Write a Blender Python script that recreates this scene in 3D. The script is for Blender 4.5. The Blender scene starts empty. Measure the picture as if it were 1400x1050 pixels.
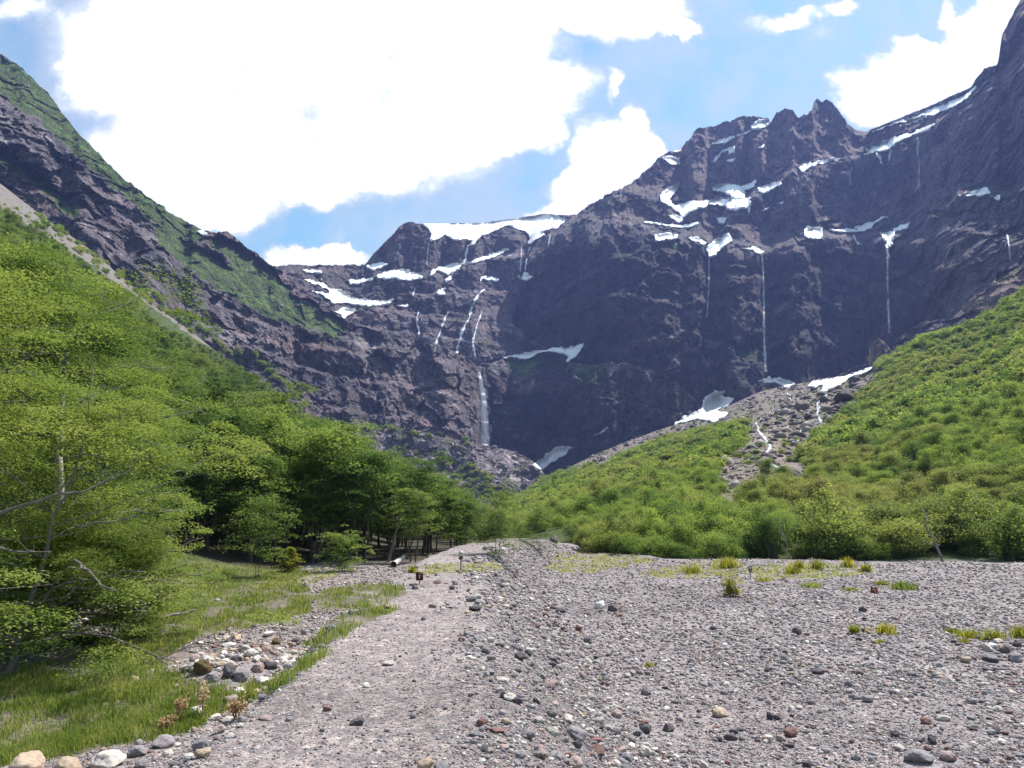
import bpy, math, random
import numpy as np
random.seed(7)
RNG = np.random.default_rng(11)
SC = bpy.context.scene
COL = SC.collection
F = 1010.0            # focal length in reference pixels (1400 wide)
PITCH = math.radians(10.65)
CT, ST = math.cos(PITCH), math.sin(PITCH)
CAMZ = 3.02

# ------------------------------------------------------------------ maths
def ray(px, py):
    """slope of the sight line: a = X/Y, e = (Z-cam)/Y"""
    xc = (np.asarray(px, float) - 700) / F
    yc = -(np.asarray(py, float) - 525) / F
    dy = CT - yc * ST
    return xc / dy, (ST + yc * CT) / dy

def proj(X, Y, Z):
    Z = Z - CAMZ
    d = Y * CT + Z * ST
    d = np.where(d < 0.01, 0.01, d)
    return 700 + F * X / d, 525 - F * (-Y * ST + Z * CT) / d

def _hash(x, y, z):
    h = (x.astype(np.uint32) * np.uint32(374761393) + y.astype(np.uint32) * np.uint32(668265263)
         + z.astype(np.uint32) * np.uint32(2246822519))
    h = (h ^ (h >> np.uint32(13))) * np.uint32(1274126177)
    h = (h ^ (h >> np.uint32(15))) * np.uint32(2654435761)
    return h ^ (h >> np.uint32(16))

def perlin(x, y, z=0.0):
    x, y, z = np.broadcast_arrays(np.asarray(x, np.float32), np.asarray(y, np.float32), np.asarray(z, np.float32))
    xi, yi, zi = np.floor(x), np.floor(y), np.floor(z)
    fx, fy, fz = x - xi, y - yi, z - zi
    xi, yi, zi = xi.astype(np.int64), yi.astype(np.int64), zi.astype(np.int64)
    u, v, w = [t * t * t * (t * (t * 6 - 15) + 10) for t in (fx, fy, fz)]
    out = np.zeros(x.shape, np.float32)
    for dx in (0, 1):
        for dy in (0, 1):
            for dz in (0, 1):
                h = _hash(xi + dx, yi + dy, zi + dz)
                g = ((h & np.uint32(1023)).astype(np.float32) / 511.5 - 1) * (fx - dx) \
                    + (((h >> np.uint32(10)) & np.uint32(1023)).astype(np.float32) / 511.5 - 1) * (fy - dy) \
                    + (((h >> np.uint32(20)) & np.uint32(1023)).astype(np.float32) / 511.5 - 1) * (fz - dz)
                out += g * (u if dx else 1 - u) * (v if dy else 1 - v) * (w if dz else 1 - w)
    return out

def fbm(x, y, z=0.0, o=4, g=0.5):
    s, a, f = 0, 1.0, 1.0
    for i in range(o):
        s = s + a * perlin(np.asarray(x) * f + i * 17.3, np.asarray(y) * f - i * 9.1, np.asarray(z) * f + i * 5.7)
        a *= g; f *= 2.03
    return s

def cells(x, y, z):
    """random value of the nearest scattered point: blocky, sharp edged steps"""
    x, y, z = np.broadcast_arrays(*[np.asarray(q, np.float32) for q in (x, y, z)])
    xi, yi, zi = [np.floor(q).astype(np.int64) for q in (x, y, z)]
    best = np.full(x.shape, 9e9, np.float32); val = np.zeros(x.shape, np.float32)
    for dx in (-1, 0, 1):
        for dy in (-1, 0, 1):
            for dz in (-1, 0, 1):
                h = _hash(xi + dx, yi + dy, zi + dz)
                fx = xi + dx + (h & np.uint32(1023)).astype(np.float32) / 1023 - x
                fy = yi + dy + ((h >> np.uint32(10)) & np.uint32(1023)).astype(np.float32) / 1023 - y
                fz = zi + dz + ((h >> np.uint32(20)) & np.uint32(1023)).astype(np.float32) / 1023 - z
                d = fx * fx + fy * fy + fz * fz
                v = ((h >> np.uint32(7)) & np.uint32(255)).astype(np.float32) / 255
                # each block is a tilted face, not a flat step
                v = v + .5 * (fx * (((h >> np.uint32(3)) & np.uint32(15)).astype(np.float32) / 7.5 - 1) + fz * (((h >> np.uint32(12)) & np.uint32(15)).astype(np.float32) / 7.5 - .6))
                m = d < best; best = np.where(m, d, best); val = np.where(m, v, val)
    return val - .5

def sstep(a, b, x):
    t = np.clip((x - a) / (b - a), 0, 1)
    return t * t * (3 - 2 * t)

def inpoly(px, py, poly):
    poly = np.asarray(poly, float)
    px = np.asarray(px, float); py = np.asarray(py, float)
    x0, y0 = poly.min(0); x1, y1 = poly.max(0)
    out = np.zeros(px.shape, bool)
    m = (px >= x0) & (px <= x1) & (py >= y0) & (py <= y1)
    if not m.any(): return out
    qx, qy = px[m], py[m]
    r = np.zeros(qx.shape, bool)
    n = len(poly)
    for i in range(n):
        ax, ay = poly[i]; bx, by = poly[(i + 1) % n]
        if ay == by: continue
        c = (ay > qy) != (by > qy)
        r ^= c & (qx < (bx - ax) * (qy - ay) / (by - ay) + ax)
    out[m] = r
    return out

def curve(pts, smooth=25):
    pts = np.asarray(pts, float)
    xs = np.arange(pts[0, 0], pts[-1, 0] + 1)
    ys = np.interp(xs, pts[:, 0], pts[:, 1])
    if smooth > 1:
        k = np.hanning(smooth + 2)[1:-1]; k /= k.sum()
        ys = np.convolve(np.pad(ys, smooth, mode='edge'), k, 'same')[smooth:-smooth]
    return lambda x: np.interp(x, xs, ys)

def Z1(p): return [(x * .3429, 50 + y * .3429) for x, y in p]
def Z2(p): return [(350 + x * .3906, 270 + y * .3906) for x, y in p]
def Z3(p): return [(700 + x / 3., 120 + y / 3.) for x, y in p]
def Z4(p): return [(1000 + x * .3524, 60 + y * .3524) for x, y in p]
def Z8(p): return [(860 + x * .3857, 420 + y * .3857) for x, y in p]

# ------------------------------------------------------------------ mesh helpers
def mesh_from(name, V, Fq, Ft=None, mats=(), smooth=False, fmat=None):
    V = np.asarray(V, np.float32)
    me = bpy.data.meshes.new(name)
    parts, tot = [], []
    if Fq is not None and len(Fq): parts.append(np.asarray(Fq, np.int32).ravel()); tot.append(np.full(len(Fq), 4, np.int32))
    if Ft is not None and len(Ft): parts.append(np.asarray(Ft, np.int32).ravel()); tot.append(np.full(len(Ft), 3, np.int32))
    li = np.concatenate(parts); lt = np.concatenate(tot)
    me.vertices.add(len(V)); me.vertices.foreach_set('co', V.ravel())
    me.loops.add(len(li)); me.loops.foreach_set('vertex_index', li)
    me.polygons.add(len(lt))
    ls = np.zeros(len(lt), np.int32); ls[1:] = np.cumsum(lt)[:-1]
    me.polygons.foreach_set('loop_start', ls)
    if smooth: me.polygons.foreach_set('use_smooth', np.ones(len(lt), bool))
    for m in mats: me.materials.append(m)
    if fmat is not None: me.polygons.foreach_set('material_index', np.asarray(fmat, np.int32))
    me.update(calc_edges=True)
    return me

def fattr(me, name, data, domain='POINT'):
    a = me.attributes.new(name, 'FLOAT', domain)
    a.data.foreach_set('value', np.asarray(data, np.float32).ravel())

def cattr(me, name, rgb, domain='POINT'):
    rgb = np.asarray(rgb, np.float32)
    a = me.attributes.new(name, 'FLOAT_COLOR', domain)
    a.data.foreach_set('color', np.concatenate([rgb, np.ones((len(rgb), 1), np.float32)], 1).ravel())

def link(name, me, parent=None, label=None, cat=None, group=None, kind=None, loc=None):
    o = bpy.data.objects.new(name, me); COL.objects.link(o)
    if parent is not None: o.parent = parent
    if loc is not None: o.location = loc
    if label: o['label'] = label
    if cat: o['category'] = cat
    if group: o['group'] = group
    if kind: o['kind'] = kind
    return o

def gridfaces(nr, nc):
    i = np.arange(nr * nc).reshape(nr, nc)
    return np.stack([i[:-1, :-1], i[:-1, 1:], i[1:, 1:], i[1:, :-1]], -1).reshape(-1, 4)

def tube(pts, rad, sides=6):
    pts = np.asarray(pts, float); rad = np.asarray(rad, float)
    t = np.gradient(pts, axis=0); t /= np.linalg.norm(t, axis=1)[:, None] + 1e-9
    ref = np.array([0.31, 0.95, 0.05]) if abs(t[0, 2]) > .7 else np.array([0.05, 0.1, 1.0])
    n1 = np.cross(t, ref); n1 /= np.linalg.norm(n1, axis=1)[:, None] + 1e-9
    n2 = np.cross(t, n1)
    an = np.arange(sides) * 2 * math.pi / sides
    V = pts[:, None, :] + rad[:, None, None] * (np.cos(an)[None, :, None] * n1[:, None, :] + np.sin(an)[None, :, None] * n2[:, None, :])
    n = len(pts)
    i = np.arange(n * sides).reshape(n, sides)
    j = np.roll(i, -1, 1)
    Fq = np.stack([i[:-1], j[:-1], j[1:], i[1:]], -1).reshape(-1, 4)
    return V.reshape(-1, 3), Fq

class MB:
    def __init__(s): s.V, s.Q, s.T, s.n = [], [], [], 0
    def add(s, V, Q=None, T=None):
        V = np.asarray(V, float)
        if Q is not None and len(Q): s.Q.append(np.asarray(Q) + s.n)
        if T is not None and len(T): s.T.append(np.asarray(T) + s.n)
        s.V.append(V); s.n += len(V)
    def tube(s, p, r, k=6): s.add(*tube(p, r, k))
    def box(s, c, h, rot=None):
        v = np.array([[x, y, z] for x in (-1, 1) for y in (-1, 1) for z in (-1, 1)], float) * np.asarray(h)
        if rot is not None: v = v @ np.asarray(rot).T
        s.add(v + np.asarray(c), [(0, 1, 3, 2), (4, 6, 7, 5), (0, 4, 5, 1), (2, 3, 7, 6), (0, 2, 6, 4), (1, 5, 7, 3)])
    def mesh(s, name, mats, smooth=False):
        return mesh_from(name, np.concatenate(s.V), np.concatenate(s.Q) if s.Q else None, np.concatenate(s.T) if s.T else None, mats, smooth)

def ico(sub):
    import bmesh
    bm = bmesh.new(); bmesh.ops.create_icosphere(bm, subdivisions=sub, radius=1)
    V = np.array([v.co[:] for v in bm.verts]); T = np.array([[v.index for v in f.verts] for f in bm.faces]); bm.free()
    return V, T

# ------------------------------------------------------------------ materials
class NT:
    def __init__(s, name):
        s.m = bpy.data.materials.new(name); s.m.use_nodes = True
        s.t = s.m.node_tree; s.N = s.t.nodes; s.L = s.t.links
        s.p = s.N['Principled BSDF']; s.out = s.N['Material Output']
    def n(s, typ, **kw):
        nd = s.N.new(typ)
        for k, v in kw.items():
            if k in nd.inputs.keys() if isinstance(k, str) else False: nd.inputs[k].default_value = v
            else: setattr(nd, k, v)
        return nd
    def l(s, a, b): s.L.new(a, b)
    def noise(s, vec, scale, detail=4, rough=.55):
        nd = s.N.new('ShaderNodeTexNoise'); nd.inputs['Scale'].default_value = scale
        nd.inputs['Detail'].default_value = detail; nd.inputs['Roughness'].default_value = rough
        if vec is not None: s.l(vec, nd.inputs['Vector'])
        return nd.outputs['Fac']
    def math(s, op, a, b=None, clamp=False):
        nd = s.N.new('ShaderNodeMath'); nd.operation = op; nd.use_clamp = clamp
        for i, x in enumerate((a, b)):
            if x is None: continue
            if isinstance(x, (int, float)): nd.inputs[i].default_value = x
            else: s.l(x, nd.inputs[i])
        return nd.outputs[0]
    def ramp(s, fac, stops):
        nd = s.N.new('ShaderNodeValToRGB'); e = nd.color_ramp.elements
        while len(e) < len(stops): e.new(.5)
        for el, (p, c) in zip(e, stops): el.position = p; el.color = (*c, 1)
        s.l(fac, nd.inputs['Fac']); return nd.outputs['Color']
    def mixc(s, fac, a, b, mode='MIX'):
        nd = s.N.new('ShaderNodeMix'); nd.data_type = 'RGBA'; nd.blend_type = mode
        for sock, x in ((nd.inputs[0], fac), (nd.inputs[6], a), (nd.inputs[7], b)):
            if isinstance(x, (int, float)): sock.default_value = x
            elif isinstance(x, tuple): sock.default_value = (*x, 1)
            else: s.l(x, sock)
        return nd.outputs[2]
    def bump(s, h, strength, dist):
        nd = s.N.new('ShaderNodeBump'); nd.inputs['Strength'].default_value = strength; nd.inputs['Distance'].default_value = dist
        s.l(h, nd.inputs['Height']); s.l(nd.outputs[0], s.p.inputs['Normal']); return nd
    def attr(s, name):
        nd = s.N.new('ShaderNodeAttribute'); nd.attribute_name = name; return nd
    def vec(s):
        return s.N.new('ShaderNodeTexCoord').outputs['Object']
    def base(s, c, rough=.9, spec=.2):
        if isinstance(c, tuple): s.p.inputs['Base Color'].default_value = (*c, 1)
        else: s.l(c, s.p.inputs['Base Color'])
        s.p.inputs['Roughness'].default_value = rough; s.p.inputs['Specular IOR Level'].default_value = spec
        return s.m

def mat_ground():
    k = NT('ground_material'); v = k.vec()
    tint = k.attr('tint').outputs['Color']; grav = k.attr('grav').outputs['Fac']
    vo = k.n('ShaderNodeTexVoronoi'); vo.inputs['Scale'].default_value = 34; k.l(v, vo.inputs['Vector'])
    vo2 = k.n('ShaderNodeTexVoronoi'); vo2.inputs['Scale'].default_value = 11; k.l(v, vo2.inputs['Vector'])
    sep = k.n('ShaderNodeSeparateColor'); k.l(vo.outputs['Color'], sep.inputs[0])
    sep2 = k.n('ShaderNodeSeparateColor'); k.l(vo2.outputs['Color'], sep2.inputs[0])
    c1 = k.ramp(sep.outputs[0], [(0, (.62, .59, .61)), (.3, (.85, .83, .85)), (.7, (1.05, 1.02, 1.03)), (.93, (1.25, 1.2, 1.17)), (1, (1.6, 1.55, 1.48))])
    c2 = k.ramp(sep2.outputs[1], [(0, (.7, .66, .68)), (.5, (1, 1, 1)), (.85, (1.1, 1.03, 1.0)), (1, (1.4, 1.35, 1.3))])
    n1 = k.noise(v, 2.2, 6, .6)
    n2 = k.noise(v, 90, 3, .6)
    big = k.ramp(n1, [(.3, (.8, .79, .8)), (.7, (1.18, 1.17, 1.16))])
    fine = k.ramp(n2, [(.3, (.75, .75, .75)), (.7, (1.25, 1.25, 1.25))])
    col = k.mixc(grav, (1., 1., 1.), k.mixc(1.0, c1, c2, 'MULTIPLY'))
    col = k.mixc(1.0, col, big, 'MULTIPLY'); col = k.mixc(1.0, col, fine, 'MULTIPLY'); col = k.mixc(1.0, col, tint, 'MULTIPLY')
    h = k.math('ADD', k.math('MULTIPLY', vo.outputs['Distance'], -.8), k.math('MULTIPLY', vo2.outputs['Distance'], -1.2))
    h = k.math('ADD', h, k.math('MULTIPLY', n2, .5))
    k.bump(h, .55, .03)
    return k.base(col, .95, .15)

def mat_rock():
    k = NT('cliff_rock'); v = k.vec()
    tint = k.attr('tint').outputs['Color']
    mp = k.n('ShaderNodeMapping'); mp.inputs['Scale'].default_value = (1, 1, .35); k.l(v, mp.inputs['Vector'])
    n1 = k.noise(mp.outputs[0], .12, 8, .65); n2 = k.noise(v, .45, 6, .6)
    a = k.ramp(n1, [(.30, (.42, .40, .43)), (.5, (1, .97, .98)), (.70, (1.8, 1.72, 1.66))])
    b = k.ramp(n2, [(.34, (.50, .50, .52)), (.5, (1, 1, 1)), (.66, (1.7, 1.66, 1.6))])
    col = k.mixc(1.0, k.mixc(1.0, a, b, 'MULTIPLY'), tint, 'MULTIPLY')
    k.bump(k.math('ADD', k.math('MULTIPLY', n1, 2.0), n2), 1.0, 4.5)
    return k.base(col, .9, .2)

def mat_snow():
    k = NT('snow'); v = k.vec(); n = k.noise(v, .25, 6, .6)
    col = k.ramp(n, [(.3, (.78, .79, .81)), (.6, (.92, .925, .93))])
    n2 = k.noise(v, .7, 5, .65)
    dirt = k.math('MULTIPLY', k.attr('melt').outputs['Fac'], k.ramp(n2, [(.42, (0, 0, 0)), (.62, (.8, .8, .8))]))
    col = k.mixc(dirt, col, (.40, .36, .34))
    k.bump(k.math('ADD', n, k.math('MULTIPLY', n2, .5)), .6, 1.2)
    return k.base(col, .7, .2)

def mat_water():
    k = NT('white_water'); v = k.vec()
    mp = k.n('ShaderNodeMapping'); mp.inputs['Scale'].default_value = (1, 1, .12); k.l(v, mp.inputs['Vector'])
    n = k.noise(mp.outputs[0], .9, 5, .65)
    k.base((.8, .83, .87), .5, .3)
    al = k.ramp(n, [(.36, (.3, .3, .3)), (.56, (.95, .95, .95))])
    k.l(k.math('MULTIPLY', al, k.attr('core').outputs['Fac']), k.p.inputs['Alpha'])
    return k.m

def mat_mist():
    k = NT('thin_fall_water'); v = k.vec()
    mp = k.n('ShaderNodeMapping'); mp.inputs['Scale'].default_value = (1, 1, .1); k.l(v, mp.inputs['Vector'])
    n = k.noise(mp.outputs[0], .7, 5, .65)
    k.base((.8, .83, .87), .6, .2)
    al = k.ramp(n, [(.36, (.12, .12, .12)), (.62, (.7, .7, .7))])
    k.l(k.math('MULTIPLY', al, k.attr('core').outputs['Fac']), k.p.inputs['Alpha'])
    return k.m

def mat_stone(attrname=None):
    k = NT('loose_stone' if attrname else 'stone_surface'); v = k.vec()
    n = k.noise(v, 3.5 if not attrname else 25, 6, .65)
    n2 = k.noise(v, 40, 3, .6)
    a = k.ramp(n, [(.3, (.7, .69, .7)), (.7, (1.3, 1.28, 1.25))])
    b = k.ramp(n2, [(.3, (.85, .85, .85)), (.75, (1.15, 1.15, 1.15))])
    col = k.mixc(1., a, b, 'MULTIPLY')
    if attrname: src = k.attr(attrname).outputs['Color']
    else: src = k.n('ShaderNodeObjectInfo').outputs['Color']
    col = k.mixc(1., col, src, 'MULTIPLY')
    k.bump(k.math('ADD', n, k.math('MULTIPLY', n2, .3)), .5, .12)
    return k.base(col, .85, .25)

def mat_leaf(name, dark, mid, light, trans=.42, tcol=(.30, .38, .06), spread=.85, dry=None):
    k = NT(name)
    t = k.attr('tint').outputs['Fac']
    oi = k.n('ShaderNodeObjectInfo')
    f = k.math('ADD', t, k.math('MULTIPLY', k.math('SUBTRACT', oi.outputs['Random'], .5), spread), True)
    col = k.ramp(f, [(0, dark), (.5, mid), (1, light)])
    if dry:   # stands of duller, half dry growth
        n = k.noise(oi.outputs['Location'], .045, 3, .6)
        col = k.mixc(k.ramp(n, [(.48, (0, 0, 0)), (.66, (.75, .75, .75))]), col, dry)
    k.base(col, .7, .10)
    tr = k.n('ShaderNodeBsdfTranslucent')
    tc = k.mixc(.4, k.mixc(1., col, (2.4, 2.2, 1.6), 'MULTIPLY'), tcol) if not dry else k.mixc(1., col, (2.5, 2.4, 1.7), 'MULTIPLY')
    k.l(tc, tr.inputs['Color'])
    mx = k.n('ShaderNodeMixShader'); mx.inputs[0].default_value = trans
    k.l(k.p.outputs[0], mx.inputs[1]); k.l(tr.outputs[0], mx.inputs[2]); k.l(mx.outputs[0], k.out.inputs['Surface'])
    return k.m

def mat_simple(name, c, rough=.8, var=.25, scale=8, spec=.2):
    k = NT(name); v = k.vec(); n = k.noise(v, scale, 5, .6)
    col = k.ramp(n, [(.3, tuple(x * (1 - var) for x in c)), (.7, tuple(x * (1 + var) for x in c))])
    k.bump(n, .3, .02)
    return k.base(col, rough, spec)

M_GROUND = mat_ground(); M_ROCK = mat_rock(); M_SNOW = mat_snow(); M_WATER = mat_water(); M_MIST = mat_mist()
M_STONE = mat_stone(); M_LOOSE = mat_stone('tint')
M_LEAF = mat_leaf('beech_leaves', (.024, .052, .013), (.068, .114, .026), (.145, .190, .044), .34, spread=.9, dry=(.115, .135, .048))
M_LEAFY = mat_leaf('yellowish_beech_leaves', (.042, .080, .016), (.098, .148, .030), (.180, .215, .048), .34, (.23, .32, .07))
M_SHRUB = mat_leaf('shrub_leaves', (.044, .084, .018), (.112, .165, .030), (.190, .230, .050), .36, spread=.85, dry=(.175, .170, .060))
M_GRASS = mat_leaf('grass_blades', (.060, .095, .020), (.130, .180, .036), (.24, .25, .08), .38)
M_TUFT = mat_leaf('yellow_green_blades', (.10, .12, .015), (.19, .20, .025), (.30, .27, .05), .35, (.42, .42, .06))
M_DRY = mat_leaf('dry_flower_heads', (.28, .18, .10), (.42, .29, .18), (.55, .42, .30), .25, (.5, .4, .25))
M_BARK = mat_simple('bark', (.085, .070, .062), .9, .4, 6)
M_PALE = mat_simple('bleached_wood', (.36, .32, .29), .85, .3, 5)
M_DEAD = mat_simple('grey_dead_wood', (.16, .135, .125), .9, .35, 5)

# ------------------------------------------------------------------ terrain
# far skyline of the valley sides, as sight-line control points, and how far away it is
TOPL = [(-320, 90), (-200, 125), (0, 250), (60, 297), (120, 338), (200, 408), (260, 452), (320, 500), (400, 560), (480, 612), (520, 634),
        (600, 668), (650, 688), (690, 694), (720, 676), (760, 648), (800, 628), (850, 606), (900, 588), (950, 572), (1000, 553), (1040, 535), (1075, 527),
        (1150, 516), (1190, 503), (1215, 492), (1260, 462), (1330, 452), (1365, 428), (1400, 396), (1500, 322), (1750, 200)]
YEND = [(-320, 300), (0, 330), (200, 360), (320, 400), (480, 470), (600, 530), (690, 520), (760, 600), (850, 690), (900, 720), (1050, 750),
        (1190, 690), (1230, 560), (1330, 470), (1400, 430), (1600, 350), (1750, 320)]
_tx = np.arange(-320, 1751, 5.0)
_ty = curve(TOPL, 21)(_tx)
_a, _e = ray(_tx, _ty)
_ye = curve(YEND, 81)(_tx)
def el_top(a): return np.interp(a, _a, _e)
def y_end(a): return np.interp(a, _a, _ye)
def y_foot(a):
    L = np.clip(12.0 / np.maximum(-a, .05), 24, 80)
    R = np.interp(a, [-.05, .0, .1, .2, .9], [80, 76, 62, 49, 43])
    return np.where(a < -.15, L, np.where(a < -.05, 80, R))
def path_x(Y): return -.62 - .064 * Y + .0042 * np.maximum(0, Y - 20) ** 2
def plain_z(Y): return .016 * np.maximum(0, Y - 12)

def H(X, Y, fine=True):
    X = np.asarray(X, float); Y = np.asarray(Y, float)
    Yc = np.maximum(Y, 4.0); a = np.clip(X / Yc, -1.35, 1.35)
    Yf, Ye, et = y_foot(a), y_end(a), el_top(a)
    z = plain_z(np.minimum(Y, Yf))
    t = np.clip((Y - Yf) / (Ye - Yf), 0, 1)
    p = np.interp(a, [-.3, -.1, .1, .3], [1.2, 1.25, 1.15, 1.1])
    ztop = et * Ye + CAMZ
    hill = (ztop - plain_z(Yf)) * t ** p
    bump = np.exp(-((t - .58) / .13) ** 2) * sstep(.33, .5, a) * 9 - np.exp(-((t - .80) / .1) ** 2) * sstep(.33, .5, a) * 10
    lump = fbm(X / 45, Y / 45, 3.1, 4) * 7 * t * (1 - t) * 2.2 + fbm(X / 12, Y / 12, 1.7, 3) * 1.2 * np.sqrt(t) * (1 - t)
    gul = -np.exp(-((a - .36 - .05 * np.sin(t * 9)) / .05) ** 2) * 5 * t * (1 - t) * 2
    z = z + hill + bump + lump + gul
    over = np.maximum(0, Y / Ye - 1)
    z = z - over * .5 * ztop
    # the raised bank with the path on top
    s = X - path_x(Y)
    fade = 1 - sstep(48, 75, Y)
    wig = .22 * perlin(Y / 2.3, 7.7, 0) + .15 * perlin(Y / .8, 2.2, 0)
    lft = sstep(-1.25 - 1.5 + .02 * Y, -1.15, s + wig)
    rgt = 1 - sstep(.85, 3.3, s + wig)
    bank = lft * rgt
    side = 1 - sstep(-3, -1.2, s)             # low ground left of the bank
    z = z + fade * (1.40 * bank + .42 * side * (1 - lft))
    ox, oy = (X + 4.55) / 1.75, (Y - 13.0) / 2.1
    z = z + .38 * np.exp(-(ox ** 2 + oy ** 2) * 1.3)      # stony mound in the grass
    # banked gravel at the far edge of the plain, right
    z = z + .35 * np.exp(-((Y - y_foot(a) + 3) / 3.0) ** 2) * sstep(.1, .2, a)
    near = 1 - sstep(60, 110, Y)
    if fine:
        z = z + near * (fbm(X / 3.2, Y / 3.2, 0, 4) * .10 * (1 - .6 * bank) + fbm(X / .6, Y / .6, 4, 3) * .022)
        dep = fbm(X / 5.0 + 31, Y / 7.0, 2, 2)
        z = z - near * .22 * sstep(.1, .45, dep) * sstep(3.2, 5, s)
    return z

_LA = np.linspace(-1.12, 1.12, 900)
def _lut():
    n = 1000
    Ye = y_end(_LA) * 1.04
    Y = 3.6 * (Ye[None, :] / 3.6) ** np.linspace(0, 1, n)[:, None]
    E = (H(_LA[None, :] * Y, Y) - CAMZ) / Y
    return Y, np.maximum.accumulate(E, 0)
_LY, _LE = _lut()
def march(px, py, n=0):
    """distance along Y at which a sight line meets the ground (inf when it misses)"""
    a, e = ray(px, py); a = np.atleast_1d(a); e = np.atleast_1d(e)
    i = np.clip(np.rint((a + 1.12) / 2.24 * 899).astype(int), 0, 899)
    lo = np.zeros(a.shape, int); hi = np.full(a.shape, len(_LY) - 1)
    miss = (_LE[-1, i] < e) | (np.abs(a) > 1.12)
    while (hi - lo).max() > 1:
        m = (lo + hi) // 2; b = _LE[m, i] >= e
        hi = np.where(b, m, hi); lo = np.where(b, lo, m)
    e0, e1 = _LE[lo, i], _LE[hi, i]
    u = np.clip((e - e0) / np.maximum(e1 - e0, 1e-9), 0, 1)
    return np.where(miss, np.inf, _LY[lo, i] * (1 - u) + _LY[hi, i] * u)
def on_ground(px, py):
    a, e = ray(px, py); y = float(march([px], [py])[0])
    if not np.isfinite(y): y = 60.
    return np.array([float(a) * y, y, float(H(np.array([a * y]), np.array([y]))[0])])

# zones, outlined as seen from the path and laid on the ground
GRASS = [
    ([(-150, 990), (0, 925), (130, 885), (180, 862), (235, 795), (255, 772), (300, 770), (380, 776), (425, 780), (405, 798), (430, 812), (425, 838), (350, 858), (270, 872),
      (228, 898), (220, 915), (262, 930), (320, 948), (390, 925), (440, 890), (450, 893), (385, 940), (300, 978), (250, 1003), (180, 1018), (110, 1032), (0, 1050), (-150, 1100)], 1.0),
    ([(430, 868), (470, 842), (530, 826), (547, 832), (500, 852), (450, 882), (415, 884)], 1.0),
    ([(425, 812), (480, 800), (552, 798), (556, 812), (500, 832), (440, 838)], .8),
]
YGRASS = [[(560, 778), (600, 771), (690, 768), (685, 780), (620, 784), (565, 785)], [(750, 775), (760, 758), (800, 752), (850, 755), (905, 768), (850, 776), (790, 785), (755, 783)],
          [(870, 785), (940, 770), (1010, 762), (1020, 782), (960, 790), (900, 790)], [(1000, 778), (1080, 770), (1180, 772), (1185, 785), (1120, 792), (1040, 790)],
          [(330, 800), (400, 780), (470, 778), (440, 795), (360, 806)]]
SCREE = [[(830, 640), (770, 650), (760, 630), (860, 590), (960, 560), (1050, 515), (1200, 490), (1205, 520), (1150, 570), (1120, 600), (1095, 625), (1110, 655), (1090, 668), (1060, 655),
          (1045, 640), (1055, 668), (1010, 690), (1000, 708), (985, 690), (990, 655), (975, 645), (1000, 625), (1020, 605), (1015, 580), (960, 590), (900, 605)],
         [(985, 640), (1020, 630), (1010, 680), (975, 668)], [(990, 705), (1010, 690), (1035, 688), (1005, 720)],
         [(655, 690), (672, 672), (700, 668), (690, 690), (690, 712), (672, 712)],
         [(-300, 60), (0, 225), (60, 280), (130, 330), (215, 405), (330, 492), (325, 503), (205, 418), (120, 358), (60, 322), (0, 285), (-300, 120)]]
HILL_GAPS = [[(1215, 655), (1260, 650), (1290, 655), (1270, 672), (1225, 675)]]

def scree_mask(px, py):
    wx = px + 9 * perlin(px / 14., py / 9., 2); wy = py + 6 * perlin(px / 14., py / 9., 8)
    m = np.zeros(np.shape(px), bool)
    for p in SCREE + HILL_GAPS: m |= inpoly(wx, wy, p)
    return m
def grass_mask(px, py):
    wx = px + 10 * perlin(px / 22., py / 9., 5); wy = py + 5 * perlin(px / 22., py / 9., 3)
    m = np.zeros(np.shape(px), float)
    for p, w in GRASS: m = np.maximum(m, inpoly(wx, wy, p) * w)
    return m
def ygrass_mask(px, py):
    wx = px + 14 * perlin(px / 16., py / 4., 5); wy = py + 4 * perlin(px / 16., py / 4., 3)
    m = np.zeros(np.shape(px), bool)
    for p in YGRASS: m |= inpoly(wx, wy, p)
    return m & (perlin(px / 9., py / 3., 1.5) > -.15)

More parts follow.
